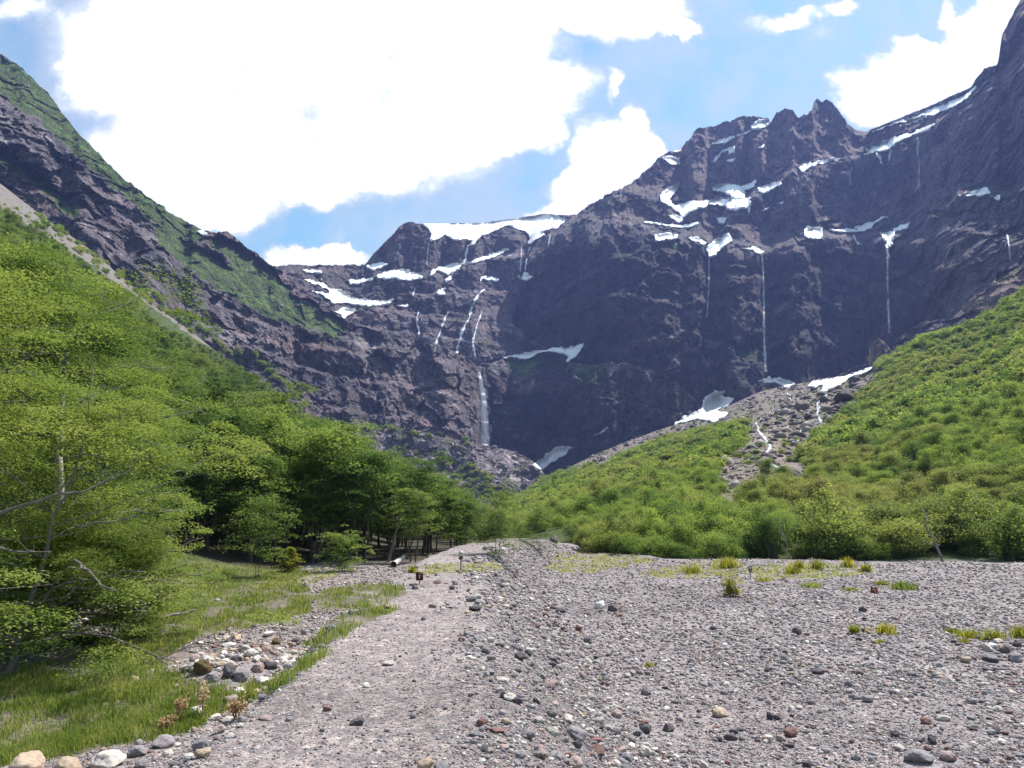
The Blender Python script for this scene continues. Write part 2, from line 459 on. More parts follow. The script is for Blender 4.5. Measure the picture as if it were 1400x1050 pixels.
def build_ground():
    na, nr = 1000, 720
    A = np.linspace(-1.12, 1.12, na)
    s = np.linspace(0, 1, nr)
    Ye = y_end(A) * 1.12
    Yg = 3.6 * (Ye[None, :] / 3.6) ** s[:, None]
    Xg = A[None, :] * Yg
    Zg = H(Xg, Yg)
    px, py = proj(Xg, Yg, Zg)
    a = np.broadcast_to(A[None, :], Xg.shape)
    t = np.clip((Yg - y_foot(a)) / (y_end(a) - y_foot(a)), 0, 1)
    tint = np.empty(Xg.shape + (3,)); grav = np.ones(Xg.shape)
    n = fbm(Xg / 1.6, Yg / 1.6, 9, 3)[..., None]
    sx = Xg - path_x(Yg)
    base = np.array([.210, .197, .198]); tint[:] = base * (1 + .25 * n)
    onp = (sstep(-1.7, -1.0, sx) * (1 - sstep(.3, 1.7, sx + 1.2 * fbm(Xg / .9, Yg / 1.6, 3, 3))))[..., None]
    tint = tint * (1 - onp) + onp * np.array([.236, .216, .210]) * (1 + .2 * n)
    sl = (sstep(.9, 1.5, sx) * (1 - sstep(2.6, 3.6, sx)) * (Yg < 60))[..., None]
    tint = tint * (1 - .24 * sl)  # bank slope darkened: shadow among its coarse stones painted into the tint
    dk = (sstep(-.05, .45, fbm(Xg / 15, Yg / 4.5, 6, 4)))[..., None]
    tint = tint * (1.05 - .26 * dk)
    # left of the bank: earth, litter
    left = sstep(-2.6, -3.6, sx)[..., None] * (Yg < 42)[..., None]
    tint = tint * (1 - left * .25) + left * .25 * np.array([.20, .16, .11])
    gp = np.clip(.75 + 1.3 * fbm(Xg / 1.1, Yg / 1.1, 12, 3), 0, 1)
    g = (grass_mask(px, py) * (.35 + .65 * gp))[..., None]
    tint = tint * (1 - g) + g * np.array([.095, .090, .042]); grav = grav * (1 - .8 * g[..., 0])
    yg = ygrass_mask(px, py)[..., None] * .6
    tint = tint * (1 - yg) + yg * np.array([.20, .19, .06]); grav = grav * (1 - .5 * yg[..., 0])
    # wooded and shrubby slopes
    wood = sstep(0, 3, Yg - y_foot(a) + 1.0 + np.where(a < -.02, 6, 0))
    wood = np.where((a < -.02) & (Yg > 40), np.maximum(wood, sstep(40, 44, Yg)), wood)
    wood = np.where((a > -.02) & (a < .06) & (t <= 0.02), 0, wood)
    wood = np.where(sx > -3, np.where(Yg < 43, 0, wood), wood)
    sm = scree_mask(px, py) & (t > .02)
    wc = np.array([.050, .068, .022]) * (1 + .5 * fbm(Xg / 5, Yg / 5, 2, 3)[..., None])
    floor = np.where((Yg > 37)[..., None], np.array([.060, .052, .034]), np.array([.085, .095, .035]) * (1 + .4 * n))
    wc = np.where(((t < .06) & (a < 0))[..., None], floor, wc)
    w = wood[..., None]
    tint = tint * (1 - w) + w * wc; grav = grav * (1 - wood)
    sc = np.array([.175, .145, .128]) * (1 + .5 * fbm(Xg / 6, Yg / 6, 4, 4)[..., None])
    gm = sstep(.05, .35, fbm(Xg / 14, Yg / 14, 7, 3))[..., None] * .65 * (a > 0)[..., None]
    sc = sc * (1 - gm) + gm * np.array([.10, .115, .035])
    sc = np.where((a < -.2)[..., None], np.array([.15, .132, .122]) * (1 + .4 * n), sc)
    tint = np.where(sm[..., None], sc, tint)
    V = np.stack([Xg, Yg, Zg], -1).reshape(-1, 3); Q = gridfaces(nr, na)
    T = np.clip(tint, .01, .9).reshape(-1, 3); G = grav.ravel()
    # ground round and behind the viewer
    xs = np.linspace(-60, 60, 121); ys = np.linspace(-60, 5.0, 90)
    bx, by = np.meshgrid(xs, ys)
    bz = H(bx, by) - .10
    V2 = np.stack([bx, by, bz], -1).reshape(-1, 3)
    Q2 = gridfaces(len(ys), len(xs)) + len(V)
    V = np.concatenate([V, V2]); Q = np.concatenate([Q, Q2])
    T = np.concatenate([T, np.tile(base, (len(V2), 1))]); G = np.concatenate([G, np.ones(len(V2))])
    me = mesh_from('ground', V, Q, None, [M_GROUND], True)
    cattr(me, 'tint', T); fattr(me, 'grav', G)
    link('ground', me, kind='structure')
build_ground()

# ------------------------------------------------------------------ snow outlines (used for shelves in the rock too)
SNOW = [
    (Z2([(575, 86), (640, 90), (720, 95), (800, 90), (880, 75), (940, 62), (1000, 55), (1040, 60), (1090, 80), (1050, 112), (1000, 118), (1010, 130), (960, 160), (945, 165), (950, 130), (905, 112), (870, 105),
         (830, 120), (790, 140), (770, 165), (735, 175), (760, 150), (700, 150), (665, 135), (640, 150), (610, 155), (615, 130), (600, 110)]), 'white glacier cap along the skyline at the head of the valley'),
    (Z2([(155, 252), (225, 255), (228, 270), (190, 265)]), 'small snow patch just above the broad snowfield at the left end of the headwall'),
    (Z2([(150, 280), (180, 285), (210, 295), (240, 300), (265, 320), (300, 325), (330, 345), (370, 352), (440, 360), (480, 352), (470, 370), (430, 382), (390, 384), (360, 378), (330, 370), (270, 370), (235, 345),
         (180, 325), (230, 330), (260, 335), (230, 315), (190, 300)]), 'broad branching snowfield at the left end of the headwall'),
    (Z2([(275, 400), (300, 388), (345, 390), (345, 402), (320, 412), (312, 420), (290, 408)]), 'snow patch just below the broad snowfield beside the green left ridge'),
    (Z2([(325, 290), (400, 283), (410, 292), (350, 305), (325, 306)]), 'narrow snow patch below the rock step left of the dark peak'),
    (Z2([(385, 238), (440, 228), (465, 235), (440, 245), (415, 256), (395, 248)]), 'snow wedge on the skyline at the left foot of the dark peak'),
    (Z2([(425, 270), (470, 258), (520, 252), (545, 262), (580, 275), (575, 288), (520, 292), (500, 285), (460, 288), (425, 285)]), 'wide snow patch directly below the dark peak of the headwall'),
    (Z2([(595, 275), (640, 245), (690, 232), (725, 230), (700, 260), (670, 272), (640, 258), (620, 272)]), 'slanting snow patch under the middle of the glacier'),
    (Z2([(740, 232), (790, 210), (830, 195), (878, 178), (880, 185), (850, 205), (800, 220), (775, 230)]), 'long slanting snow ramp below the right half of the glacier'),
    (Z2([(660, 285), (690, 272), (680, 290), (668, 296)]), 'tiny snow patch under the slanting patch below the glacier'),
    (Z2([(780, 310), (790, 280), (820, 278), (850, 290), (840, 298), (800, 290)]), 'hooked snow patch at the top of the main cascade'),
    (Z2([(920, 275), (940, 262), (970, 280), (950, 290), (925, 285)]), 'snow patch below the two thin falls right of the glacier'),
    (Z2([(785, 578), (830, 568), (870, 558), (900, 552), (960, 540), (1030, 530), (1070, 525), (1090, 525), (1140, 510), (1148, 515), (1120, 555), (1085, 580), (1075, 575), (1085, 560), (1050, 545), (1000, 545),
         (945, 570), (900, 560), (860, 565), (820, 582)]), 'long snowfield on the green ledge right of the lip of the big waterfall'),
    (Z2([(490, 378), (530, 376), (530, 386), (505, 384)]), 'thin snow fleck right of the broad snowfield'),
    (Z2([(630, 330), (660, 320), (660, 342), (640, 340)]), 'square snow fleck left of the main cascade'),
    (Z2([(965, 938), (1000, 915), (1040, 880), (1075, 873), (1108, 880), (1090, 895), (1060, 915), (1030, 930), (1000, 955), (985, 952)]), 'grey snow tongue at the foot of the cliff right of the big waterfall'),
    (Z2([(1185, 830), (1229, 805), (1229, 812), (1195, 832)]), 'thin snow strip on brown scree at the foot of the cliff'),
    (Z2([(420, 405), (455, 402), (450, 408)]), 'snow speck above the green ledge on the left cliff'),
    (Z3([(620, 290), (650, 286), (685, 292), (683, 310), (655, 312)]), 'snow patch near the skyline at the left shoulder of the right peak'),
    (Z3([(610, 445), (640, 420), (690, 392), (690, 410), (678, 440), (655, 460), (680, 475), (740, 462), (805, 462), (812, 474), (780, 492), (730, 502), (700, 532), (690, 512), (640, 478), (612, 468)]), 'large winding snowfield in the left half of the basin under the right peak'),
    (Z3([(825, 405), (880, 395), (940, 405), (1000, 378), (985, 415), (950, 425), (955, 455), (920, 460), (880, 430), (830, 425)]), 'shaded snow bowl at the back of the basin under the right peak'),
    (Z3([(530, 555), (580, 548), (640, 558), (690, 562), (760, 545), (755, 570), (700, 575), (640, 568), (580, 562)]), 'level snow band below the basin of the right peak'),
    (Z3([(640, 522), (690, 530), (700, 545), (680, 550)]), 'snow fleck between the winding snowfield and the level snow band'),
    (Z3([(585, 605), (640, 600), (678, 608), (660, 620), (600, 628)]), 'snow patch just above the small green patch on the cliff'),
    (Z3([(800, 660), (818, 642), (840, 628), (885, 600), (902, 630), (862, 652), (837, 684), (810, 694)]), 'wedge of snow at the cliff rim right of the small green patch'),
    (Z3([(900, 640), (940, 655), (1000, 655), (1030, 672), (1020, 690), (980, 668), (930, 655)]), 'narrow snow feeding the tall thin waterfall on the right cliff'),
    (Z3([(985, 155), (1010, 138), (1062, 128), (1055, 150), (1020, 165), (990, 170)]), 'snow notch on the skyline left of the jagged summit'),
    (Z3([(820, 230), (860, 215), (910, 198), (908, 210), (870, 222), (830, 235)]), 'thin snow streak on the upper left face of the right peak'),
    (Z3([(885, 255), (910, 242), (910, 262), (890, 270)]), 'small square snow spot on the face of the right peak'),
    (Z3([(818, 300), (840, 285), (860, 260), (880, 258), (850, 280), (838, 303)]), 'crooked snow streak on the face of the right peak'),
    (Z3([(878, 300), (910, 290), (905, 306)]), 'little snow triangle on the face of the right peak'),
    (Z3([(1005, 245), (1040, 230), (1025, 245)]), 'snow speck below the snow notch of the right peak'),
    (Z3([(925, 192), (975, 175), (970, 185), (935, 198)]), 'snow streak just below the skyline left of the snow notch'),
    (Z3([(845, 538), (875, 535), (872, 555), (855, 555)]), 'small snow patch between the winding snowfield and the snow wedge'),
    (Z3([(640, 258), (690, 250), (690, 265), (660, 262)]), 'snow cap on the skyline at the shoulder of the right peak'),
    (Z3([(1008, 415), (1060, 400), (1100, 388), (1098, 400), (1060, 420), (1030, 432)]), 'snow strip right of the basin under the jagged summit'),
    (Z3([(1025, 505), (1050, 490), (1045, 500)]), 'snow speck right of the winding snowfield'),
    (Z3([(1070, 480), (1110, 468), (1105, 475)]), 'thin snow line right of the winding snowfield'),
    (Z4([(478, 328), (530, 310), (600, 290), (660, 280), (700, 280), (760, 254), (830, 230), (900, 195), (950, 155), (945, 180), (900, 225), (850, 250), (820, 262), (780, 278), (740, 275), (680, 300), (640, 310), (560, 340),
         (500, 340)]), 'long snow rim along the skyline right of the jagged summit'),
    (Z4([(655, 315), (700, 292), (755, 280), (755, 290), (700, 308), (665, 320)]), 'short snow strip just under the long snow rim'),
    (Z4([(500, 440), (530, 415), (525, 395), (570, 395), (620, 370), (700, 345), (785, 308), (785, 322), (750, 345), (700, 360), (640, 385), (610, 410), (560, 420), (520, 432)]), 'long hanging snowfield on the upper ledge right of the jagged summit'),
    (Z4([(265, 480), (310, 462), (370, 448), (435, 442), (430, 452), (370, 465), (320, 475), (295, 498), (275, 495)]), 'snow strip on the ledge below the jagged summit'),
    (Z4([(100, 572), (150, 555), (192, 538), (185, 552), (130, 578)]), 'short snow strip on the ledge left of the strip below the jagged summit'),
    (Z4([(288, 740), (295, 712), (350, 716), (350, 758), (300, 752)]), 'blocky snow patch at the left end of the middle ledge on the right wall'),
    (Z4([(340, 695), (380, 685), (425, 686), (425, 692), (375, 700), (360, 715), (480, 712), (460, 705), (540, 690), (580, 670), (605, 672), (560, 692), (535, 715), (500, 728), (440, 730), (370, 722)]), 'long thin snow band on the middle ledge of the right wall'),
    (Z4([(575, 735), (630, 733), (622, 770), (615, 785), (600, 760)]), 'snow at the lip of the rightmost tall waterfall'),
    (Z4([(630, 715), (690, 692), (680, 715), (640, 730)]), 'snow patch right of the boulder on the middle ledge'),
    (Z4([(878, 585), (940, 575), (985, 560), (1000, 580), (960, 588), (900, 590)]), 'snow patch on the dark shoulder near the right edge'),
    (Z4([(1005, 592), (1040, 590), (1035, 604)]), 'snow speck at the end of the dark shoulder near the right edge'),
    (Z8([(155, 422), (200, 385), (265, 360), (268, 330), (300, 305), (340, 300), (325, 320), (370, 325), (350, 350), (310, 365), (355, 378), (300, 405), (250, 395), (200, 407)]), 'half shaded snowfield at the cliff foot above the green slope'),
    (Z8([(455, 262), (500, 250), (540, 255), (590, 270), (560, 287), (520, 267), (480, 274)]), 'small snow arch at the cliff foot at the top of the stony fan'),
    (Z8([(630, 285), (660, 255), (740, 250), (800, 210), (860, 205), (860, 225), (830, 240), (780, 255), (740, 280), (700, 305), (675, 302), (690, 280), (650, 287)]), 'bright snow ramp beside the dark rock pillar'),
    (Z3([(812, 466), (840, 452), (900, 462), (935, 452), (978, 448), (972, 524), (955, 498), (900, 504), (870, 484), (815, 480)]), 'snowfield in the right half of the basin below the shaded snow bowl'),
    (Z3([(715, 612), (760, 616), (802, 632), (790, 644), (740, 628)]), 'thin snow strip left of the snow wedge at the cliff rim'),
    ([(270, 318), (276, 315), (283, 320), (278, 323)], 'snow fleck on top of the green left ridge'),
]
VEG = [
    [(-100, -20), (0, 70), (60, 112), (110, 178), (170, 238), (225, 280), (282, 310), (268, 334), (200, 292), (150, 252), (96, 206), (40, 152), (0, 126), (-100, 60)],
    [(0, 200), (40, 225), (110, 290), (100, 300), (40, 250), (0, 222)], [(200, 300), (260, 330), (330, 372), (390, 420), (380, 440), (300, 395), (230, 345)],
    Z1([(-800, -500), (0, 60), (60, 100), (130, 170), (210, 260), (160, 240), (80, 170), (0, 110), (-800, -400)]),
    Z1([(-800, -350), (0, 140), (80, 200), (180, 270), (300, 370), (240, 365), (150, 300), (80, 300), (0, 210), (-800, -200)]),
    Z1([(500, 585), (560, 635), (640, 685), (740, 738), (800, 795), (860, 800), (930, 800), (1000, 860), (1080, 920), (1190, 1050), (980, 1060), (960, 960), (880, 850), (780, 800), (700, 800), (640, 760), (560, 700)]),
    Z1([(330, 370), (480, 560), (500, 610), (440, 540), (340, 420)]),
    Z2([(880, 570), (950, 560), (1000, 545), (1060, 555), (1075, 590), (1000, 605), (930, 630), (880, 600)]),
    Z2([(1090, 570), (1229, 580), (1229, 620), (1210, 640), (1150, 650), (1090, 600)]),
    Z2([(345, 455), (420, 462), (400, 472)]),
    Z2([(15, 330), (150, 350), (200, 370), (300, 430), (330, 470), (280, 480), (180, 460), (100, 430), (0, 420)]),
    Z3([(540, 640), (600, 630), (660, 618), (720, 655), (720, 675), (650, 665), (580, 670)]),
    Z4([(740, 655), (800, 645), (880, 650), (960, 655), (900, 665), (800, 662)]),
    Z4([(1020, 925), (1060, 880), (1135, 850), (1135, 890), (1080, 925)]),
    Z8([(340, 120), (480, 150), (560, 170), (520, 200), (400, 190)]),
]

# shelves: lines along which the walls step back, with the width of the shelf in picture px and its flatness
SHELF = {3: [([(684, 360), (740, 345), (783, 302), (833, 304), (873, 309), (900, 325), (940, 328), (975, 333), (1010, 338), (1042, 344), (1075, 335), (1110, 322), (1170, 326), (1215, 322), (1260, 331), (1300, 322), (1340, 328), (1400, 332), (1680, 330)], 9, 2.6),
             ([(850, 262), (905, 268), (950, 284), (1000, 282), (1030, 268), (1060, 254), (1100, 230), (1150, 219), (1190, 208), (1235, 190), (1280, 172), (1330, 132), (1345, 118), (1680, -100)], 8, 2.8),
             ([(1225, 335), (1245, 292), (1275, 268), (1310, 262), (1345, 266), (1400, 262), (1680, 200)], 7, 2.4),
             ([(930, 224), (975, 200), (1030, 185), (1060, 176), (1110, 182), (1160, 200)], 4, 2.0),
             ([(700, 455), (760, 420), (850, 400), (930, 415), (1010, 408), (1090, 425), (1180, 405), (1280, 395), (1350, 412), (1680, 380)], 4, 1.8),
             ([(780, 365), (840, 350), (900, 362), (960, 372), (1030, 380), (1120, 366), (1220, 372), (1330, 362), (1500, 360)], 3, 1.8),
             ([(860, 470), (940, 452), (1020, 480), (1090, 466), (1160, 478), (1230, 440), (1320, 420)], 3, 1.8)],
         2: [([(366, 392), (420, 400), (470, 418), (520, 424), (580, 436), (640, 440), (700, 420)], 6, 2.2), ([(500, 372), (560, 382), (610, 374), (660, 360), (700, 350), (760, 338)], 7, 2.4),
             ([(366, 372), (500, 374), (560, 386)], 4, 2.2), ([(470, 445), (540, 455), (600, 462), (680, 470)], 4, 2.0), ([(560, 405), (640, 402), (720, 396), (780, 380)], 4, 2.0)],
         1: [([(-330, 60), (0, 172), (90, 222), (170, 300), (240, 350), (320, 400), (400, 440), (480, 470), (560, 482), (640, 505)], 6, 2.2), ([(-330, 140), (0, 215), (100, 300), (190, 370), (280, 440), (380, 495), (480, 520), (640, 540)], 5, 2.2),
             ([(120, 250), (200, 330), (300, 420), (420, 470), (520, 492)], 4, 2.0), ([(450, 560), (540, 570), (640, 590)], 4, 2.0), ([(560, 540), (640, 560)], 3, 2.0), ([(690, 545), (780, 560), (860, 548), (955, 575)], 3, 1.6)]}
def shelf_k(idx, PX, PY, k):
    for n, (ln, wd, kv) in enumerate(SHELF.get(idx, [])):
        ln = np.array(ln, float)
        y0 = np.interp(PX, ln[:, 0], ln[:, 1]) + 5 * fbm(PX / 22., n * 3.3 + idx, 1.1, 3)
        w = wd * (1.55 if idx == 3 and n < 3 else 1.15) * np.clip(1 + 1.1 * perlin(PX / 30., n * 7.1, idx), .15, 2)
        inside = (PX > ln[0, 0]) & (PX < ln[-1, 0]) & (PY < y0 + 1) & (PY > y0 - w)
        k = np.where(inside, np.maximum(k, kv * (1.5 if idx == 3 else 1.2)), k)
        k = np.where((PX > ln[0, 0]) & (PX < ln[-1, 0]) & (PY > y0 + 1) & (PY < y0 + 14 + w), k * .45, k)
    return k

# ------------------------------------------------------------------ mountain walls
class Relief:
    def __init__(s, x0, x1, step, rows, top, bottom, base, kfun, amp, topn=3.0, seed=0, tsm=9, big=1.0):
        s.big = big
        s.x0, s.x1 = x0, x1
        xs = np.arange(x0, x1 + .1, step); s.nx, s.nr = len(xs), rows
        ty = curve(top, tsm)(xs)
        sn = np.ones_like(xs)
        for p, _ in SNOW[:1] + SNOW[38:39]:
            p = np.array(p); sn = np.where((xs > p[:, 0].min() - 3) & (xs < p[:, 0].max() + 3) & (x0 > 300), .25, sn)
        ty = ty + sn * topn * (fbm(xs / 26., seed + .5, 0, 5, .6) * 1.6 - np.abs(perlin(xs / 11., seed + 3.3, 0)) * 1.2 - .75 * cells(xs / 7., seed + .5, .5) - .4 * cells(xs / 3., seed + .5, .5))
        by = curve(bottom, 61)(xs)
        s.ty, s.by, s.xs = ty, by, xs
        t = np.linspace(0, 1, rows)[:, None]
        PX = np.broadcast_to(xs[None, :], (rows, s.nx)); PY = by[None, :] + (ty - by)[None, :] * t
        a, e = ray(PX, PY)
        s.a, s.e, s.PX, s.PY = a, e, PX, PY
        k = kfun(PX, PY)
        snow = np.zeros(PX.shape, bool)
        wx = PX + 2.0 * perlin(PX / 6., PY / 6., 2); wy = PY + 1.5 * perlin(PX / 6., PY / 6., 8)
        for p, _ in SNOW: snow |= inpoly(wx, wy, p)
        s.snow = snow
        veg = np.zeros(PX.shape, bool)
        vx = PX + 11 * fbm(PX / 16., PY / 16., 2, 3); vy = PY + 9 * fbm(PX / 16., PY / 12., 8, 3)
        for p in VEG: veg |= inpoly(vx, vy, p)
        s.veg = veg
        str_ = fbm(PX / 90. + seed, PY / 13. + .9 * perlin(PX / 60., PY / 60., 4.), seed + 1, 5, .62)
        k = k * np.exp(2.3 * str_) * .85
        k = shelf_k(seed, PX, PY, k)
        k = np.where(veg, np.maximum(k, 1.5), k)
        k = np.where(snow, 3.3, k)
        ker = np.hanning(9)[1:-1]; ker /= ker.sum()
        k = np.apply_along_axis(lambda r: np.convolve(np.pad(r, 3, mode='edge'), ker, 'valid'), 1, k)
        de = np.diff(e, axis=0, prepend=e[:1])
        lnD = np.log(curve(base, 61)(xs))[None, :] + np.cumsum(np.minimum(k * de, .02), axis=0)
        kw = np.hanning(15)[1:-1]; kw /= kw.sum()
        lnD = np.apply_along_axis(lambda r: np.convolve(np.pad(r, 6, mode='edge'), kw, 'valid'), 1, lnD)
        kl = np.hanning(141); kl /= kl.sum()
        low = np.apply_along_axis(lambda r: np.convolve(np.pad(r, 70, mode='edge'), kl, 'valid'), 1, lnD)
        lnD = low + .022 * np.tanh((lnD - low) / .022)
        D = np.exp(lnD)
        X, Y, Z = a * D, D, CAMZ + e * D
        w = np.where(snow, .2, np.where(veg, .55, 1.0)) * amp
        # deep buttresses and gullies, then ever smaller broken rock
        d = 85 * s.big * (np.abs(perlin(X / 210 + seed * 1.7 + .15 * perlin(Z / 90., seed, 0), Y / 900., Z / 620)) - .22)
        d += 34 * (np.abs(perlin(X / 88 + seed, Y / 300., Z / 190)) - .25) * 1.6
        d += 12 * fbm(X / 34 + seed, Y / 90., Z / 120, 2)
        wx_ = X + 10 * perlin(X / 40., Y / 80., Z / 40. + seed); wz_ = Z + 9 * perlin(X / 40. + 7, Y / 80., Z / 40.)
        wgt = 1.0
        for lam, amp_ in ((58, 11), (29, 6), (14.5, 3.2), (7.3, 1.8), (3.9, 1.2)):
            r_ = 1 - 2.2 * np.abs(perlin(wx_ / lam + seed, Y / (lam * 2.2), wz_ / (lam * 1.35) + lam))
            d -= amp_ * r_ * np.clip(wgt, .3, 1.3); wgt = .6 + .8 * r_
        jx = X + 3 * perlin(X / 9., Y / 30., Z / 9.); jz = Z + 3 * perlin(X / 9. + 4, Y / 30., Z / 9.)
        for lam, amp_ in ((36, 15), (16, 9), (7.5, 5), (3.6, 2.4)):
            d += amp_ * cells(jx / lam + seed, Y / (lam * 3), jz / (lam * 1.3))
        fr = np.minimum(1, np.minimum(t * 6 + .3, 1))
        D = np.maximum(D + d * w * fr, 100)
        s.D = D
    def sample(s, px, py):
        """distance at a sight line, inf outside the wall"""
        px = np.asarray(px, float); py = np.asarray(py, float)
        fx = np.clip((px - s.x0) / (s.xs[1] - s.xs[0]), 0, s.nx - 1.001)
        i = fx.astype(int); u = fx - i
        ty = s.ty[i] * (1 - u) + s.ty[i + 1] * u; by = s.by[i] * (1 - u) + s.by[i + 1] * u
        t = (py - by) / (ty - by)
        ok = (px >= s.x0) & (px <= s.x1) & (t >= 0) & (t <= 1.0)
        fr = np.clip(t, 0, 1) * (s.nr - 1.001); j = fr.astype(int); v = fr - j
        D = s.D
        r = (D[j, i] * (1 - u) + D[j, i + 1] * u) * (1 - v) + (D[j + 1, i] * (1 - u) + D[j + 1, i + 1] * u) * v
        return np.where(ok, r, np.inf)
    def build(s, name, tintfun):
        X, Y, Z = s.a * s.D, s.D, CAMZ + s.e * s.D
        tint = tintfun(s, X, Y, Z)
        # the back of the mountain, falling away behind the crest
        bx, by, bz, bt = [X], [Y], [Z], [tint]
        for q in (.01, .03, .07, .14):
            D = s.D[-1:] * (1 + q)
            bx.append(s.a[-1:] * D); by.append(D); bz.append(Z[-1:] - s.D[-1:] * q * (.3 + 2.5 * q)); bt.append(tint[-1:])
        X, Y, Z, tint = [np.concatenate(q) for q in (bx, by, bz, bt)]
        V = np.stack([X, Y, Z], -1).reshape(-1, 3)
        me = mesh_from(name, V, gridfaces(*X.shape), None, [M_ROCK], False)
        cattr(me, 'tint', np.clip(tint.reshape(-1, 3), .005, .9))
        return link(name, me, kind='structure')

def rock_tint(s, X, Y, Z, warm=0.0, gain=1.0):
    n = fbm(X / 70, Y / 120, Z / 45, 4)[..., None]; n2 = fbm(X / 16, Y / 30, Z / 9, 3)[..., None]
    a, b, c = np.array([.050, .042, .046]), np.array([.115, .090, .086]), np.array([.24, .20, .185])
    m = np.clip(.5 + n * .9, 0, 1); t = a * (1 - m) + b * m
    pale = sstep(.28, .6, n2 + .3 * n); t = t * (1 - .7 * pale) + .7 * pale * c
    red = sstep(.05, .5, fbm(X / 110 + 9, Y / 110, Z / 70, 2)[..., None])
    t = t * (1 - red * .5) + red * .5 * np.array([.14, .088, .074])
    t = t * gain * 1.38 * np.array([.90, .99, 1.12])
    band = sstep(.0, .5, fbm(X / 260, Y / 300, Z / 13 + 1.2 * perlin(X / 120, Y / 120, 0), 3))[..., None]
    t = t * (1 - .45 * band) + .45 * band * t * np.array([1.75, 1.5, 1.4])
    streak = sstep(.15, .55, fbm(X / 7, Y / 40, Z / 90, 3))[..., None]
    t = t * (1 - .42 * streak)
    moss = sstep(.12, .5, fbm(X / 40 + 5, Y / 60, Z / 30, 3))[..., None] * .5
    t = t * (1 - moss) + moss * np.array([.062, .064, .036])
    v = s.veg & (fbm(s.PX / 7., s.PY / 6., 3, 3) > -.42)
    t = np.where(v[..., None], np.array([.060, .098, .024]) * (1 + .6 * fbm(X / 8, Y / 20, Z / 8, 3)[..., None]), t)
    return t

R1 = Relief(-330, 972, 1.3, 330,
    [(-330, -190), (-150, -40), (0, 74), (30, 92), (62, 122), (85, 155), (110, 186), (170, 245), (225, 287), (280, 316), (310, 318), (340, 340), (385, 372), (430, 410), (470, 436), (520, 455),
     (560, 464), (600, 473), (640, 490), (655, 503), (668, 502), (690, 500), (740, 490), (800, 498), (860, 498), (900, 510), (935, 530), (955, 552), (972, 572)],
    [(-330, 360), (0, 430), (100, 480), (200, 530), (300, 575), (400, 615), (500, 655), (600, 690), (700, 700), (760, 690), (850, 650), (972, 610)],
    [(-330, 330), (0, 400), (150, 440), (300, 530), (450, 640), (560, 725), (640, 760), (655, 830), (672, 905), (700, 935), (740, 915), (775, 850), (800, 822), (900, 795), (972, 790)],
    lambda x, y: np.interp(x, [-330, 200, 420, 560, 972], [1.1, .95, .7, .45, .38]) + 0 * y, .8, 2.5, 1)
R2 = Relief(366, 830, 1.3, 240,
    [(366, 364), (385, 362), (440, 361), (500, 362), (506, 352), (520, 337), (535, 322), (547, 309), (558, 304), (572, 306), (590, 305), (640, 306), (690, 301), (745, 292), (790, 296), (830, 310)],
    [(366, 440), (430, 455), (470, 475), (520, 490), (600, 510), (690, 540), (830, 540)],
    [(366, 800), (500, 880), (650, 950), (750, 970), (830, 980)],
    lambda x, y: .95 + .0 * x - .75 * inpoly(x, y, [(505, 365), (505, 350), (550, 300), (600, 310), (700, 330), (760, 330), (760, 385), (640, 380), (560, 392)]), .62, 2.0, 2, 5, .5)
R3 = Relief(684, 1680, 1.3, 340,
    [(684, 500), (694, 470), (702, 430), (714, 380), (724, 345), (735, 331), (760, 313), (785, 296), (800, 285), (828, 268), (850, 258), (880, 236), (905, 213), (928, 206), (948, 182), (960, 176),
     (990, 168), (1015, 160), (1032, 160), (1055, 165), (1062, 152), (1072, 146), (1084, 149), (1092, 161), (1100, 155), (1112, 151), (1110, 140), (1117, 134), (1124, 140), (1130, 137), (1145, 152),
     (1158, 170), (1172, 178), (1185, 180), (1230, 161), (1290, 137), (1328, 119), (1334, 108), (1345, 96), (1364, 86), (1370, 46), (1384, 22), (1402, -8), (1450, -60), (1680, -260)],
    [(684, 585), (970, 590), (1000, 610), (1190, 590), (1300, 530), (1400, 490), (1680, 400)],
    [(684, 985), (800, 905), (900, 860), (1000, 800), (1100, 800), (1180, 800), (1250, 720), (1300, 600), (1400, 500), (1680, 420)],
    lambda x, y: .42 + .45 * inpoly(x, y, Z3([(60, 640), (250, 520), (420, 410), (520, 400), (620, 480), (900, 520), (900, 600), (700, 620), (520, 620), (300, 600)]))
        + .35 * inpoly(x, y, [(1240, 330), (1310, 260), (1400, 250), (1500, 240), (1500, 330), (1400, 330), (1300, 350)])
        + .3 * inpoly(x, y, [(1320, 410), (1400, 360), (1500, 340), (1500, 450), (1330, 450)]), .85, 3.2, 3, 3)
R4 = Relief(455, 775, 1.3, 130,
    [(455, 604), (480, 600), (505, 590), (530, 584), (560, 586), (600, 597), (640, 604), (680, 612), (705, 618), (728, 630), (742, 645), (760, 664), (775, 680)],
    [(455, 700), (600, 730), (775, 720)],
    [(455, 560), (600, 590), (690, 590), (775, 600)],
    lambda x, y: 1.2 + 0 * x, .32, 2.0, 4, 9, .2)
def r1t(s, X, Y, Z):
    t = rock_tint(s, X, Y, Z, 0, 1.15)
    painted_shade = (sstep(650, 668, s.PX + 6 * perlin(s.PY / 14., 3, 3)) * sstep(500, 520, s.PY))[..., None]
    t = t * (1 - .55 * painted_shade)  # shade of the recess right of the big fall, painted into the tint
    scar = (inpoly(s.PX + 5 * fbm(s.PX / 9., s.PY / 9., 1, 3), s.PY, [(476, 450), (496, 452), (520, 500), (515, 520), (500, 500)]) | inpoly(s.PX, s.PY + 4 * fbm(s.PX / 9., s.PY / 6., 1, 3), [(0, 150), (22, 162), (14, 176), (0, 172)]))[..., None]
    return np.where(scar, t * .4 + np.array([.22, .20, .20]) * .6, t)
R1.build('left_cliff', r1t)
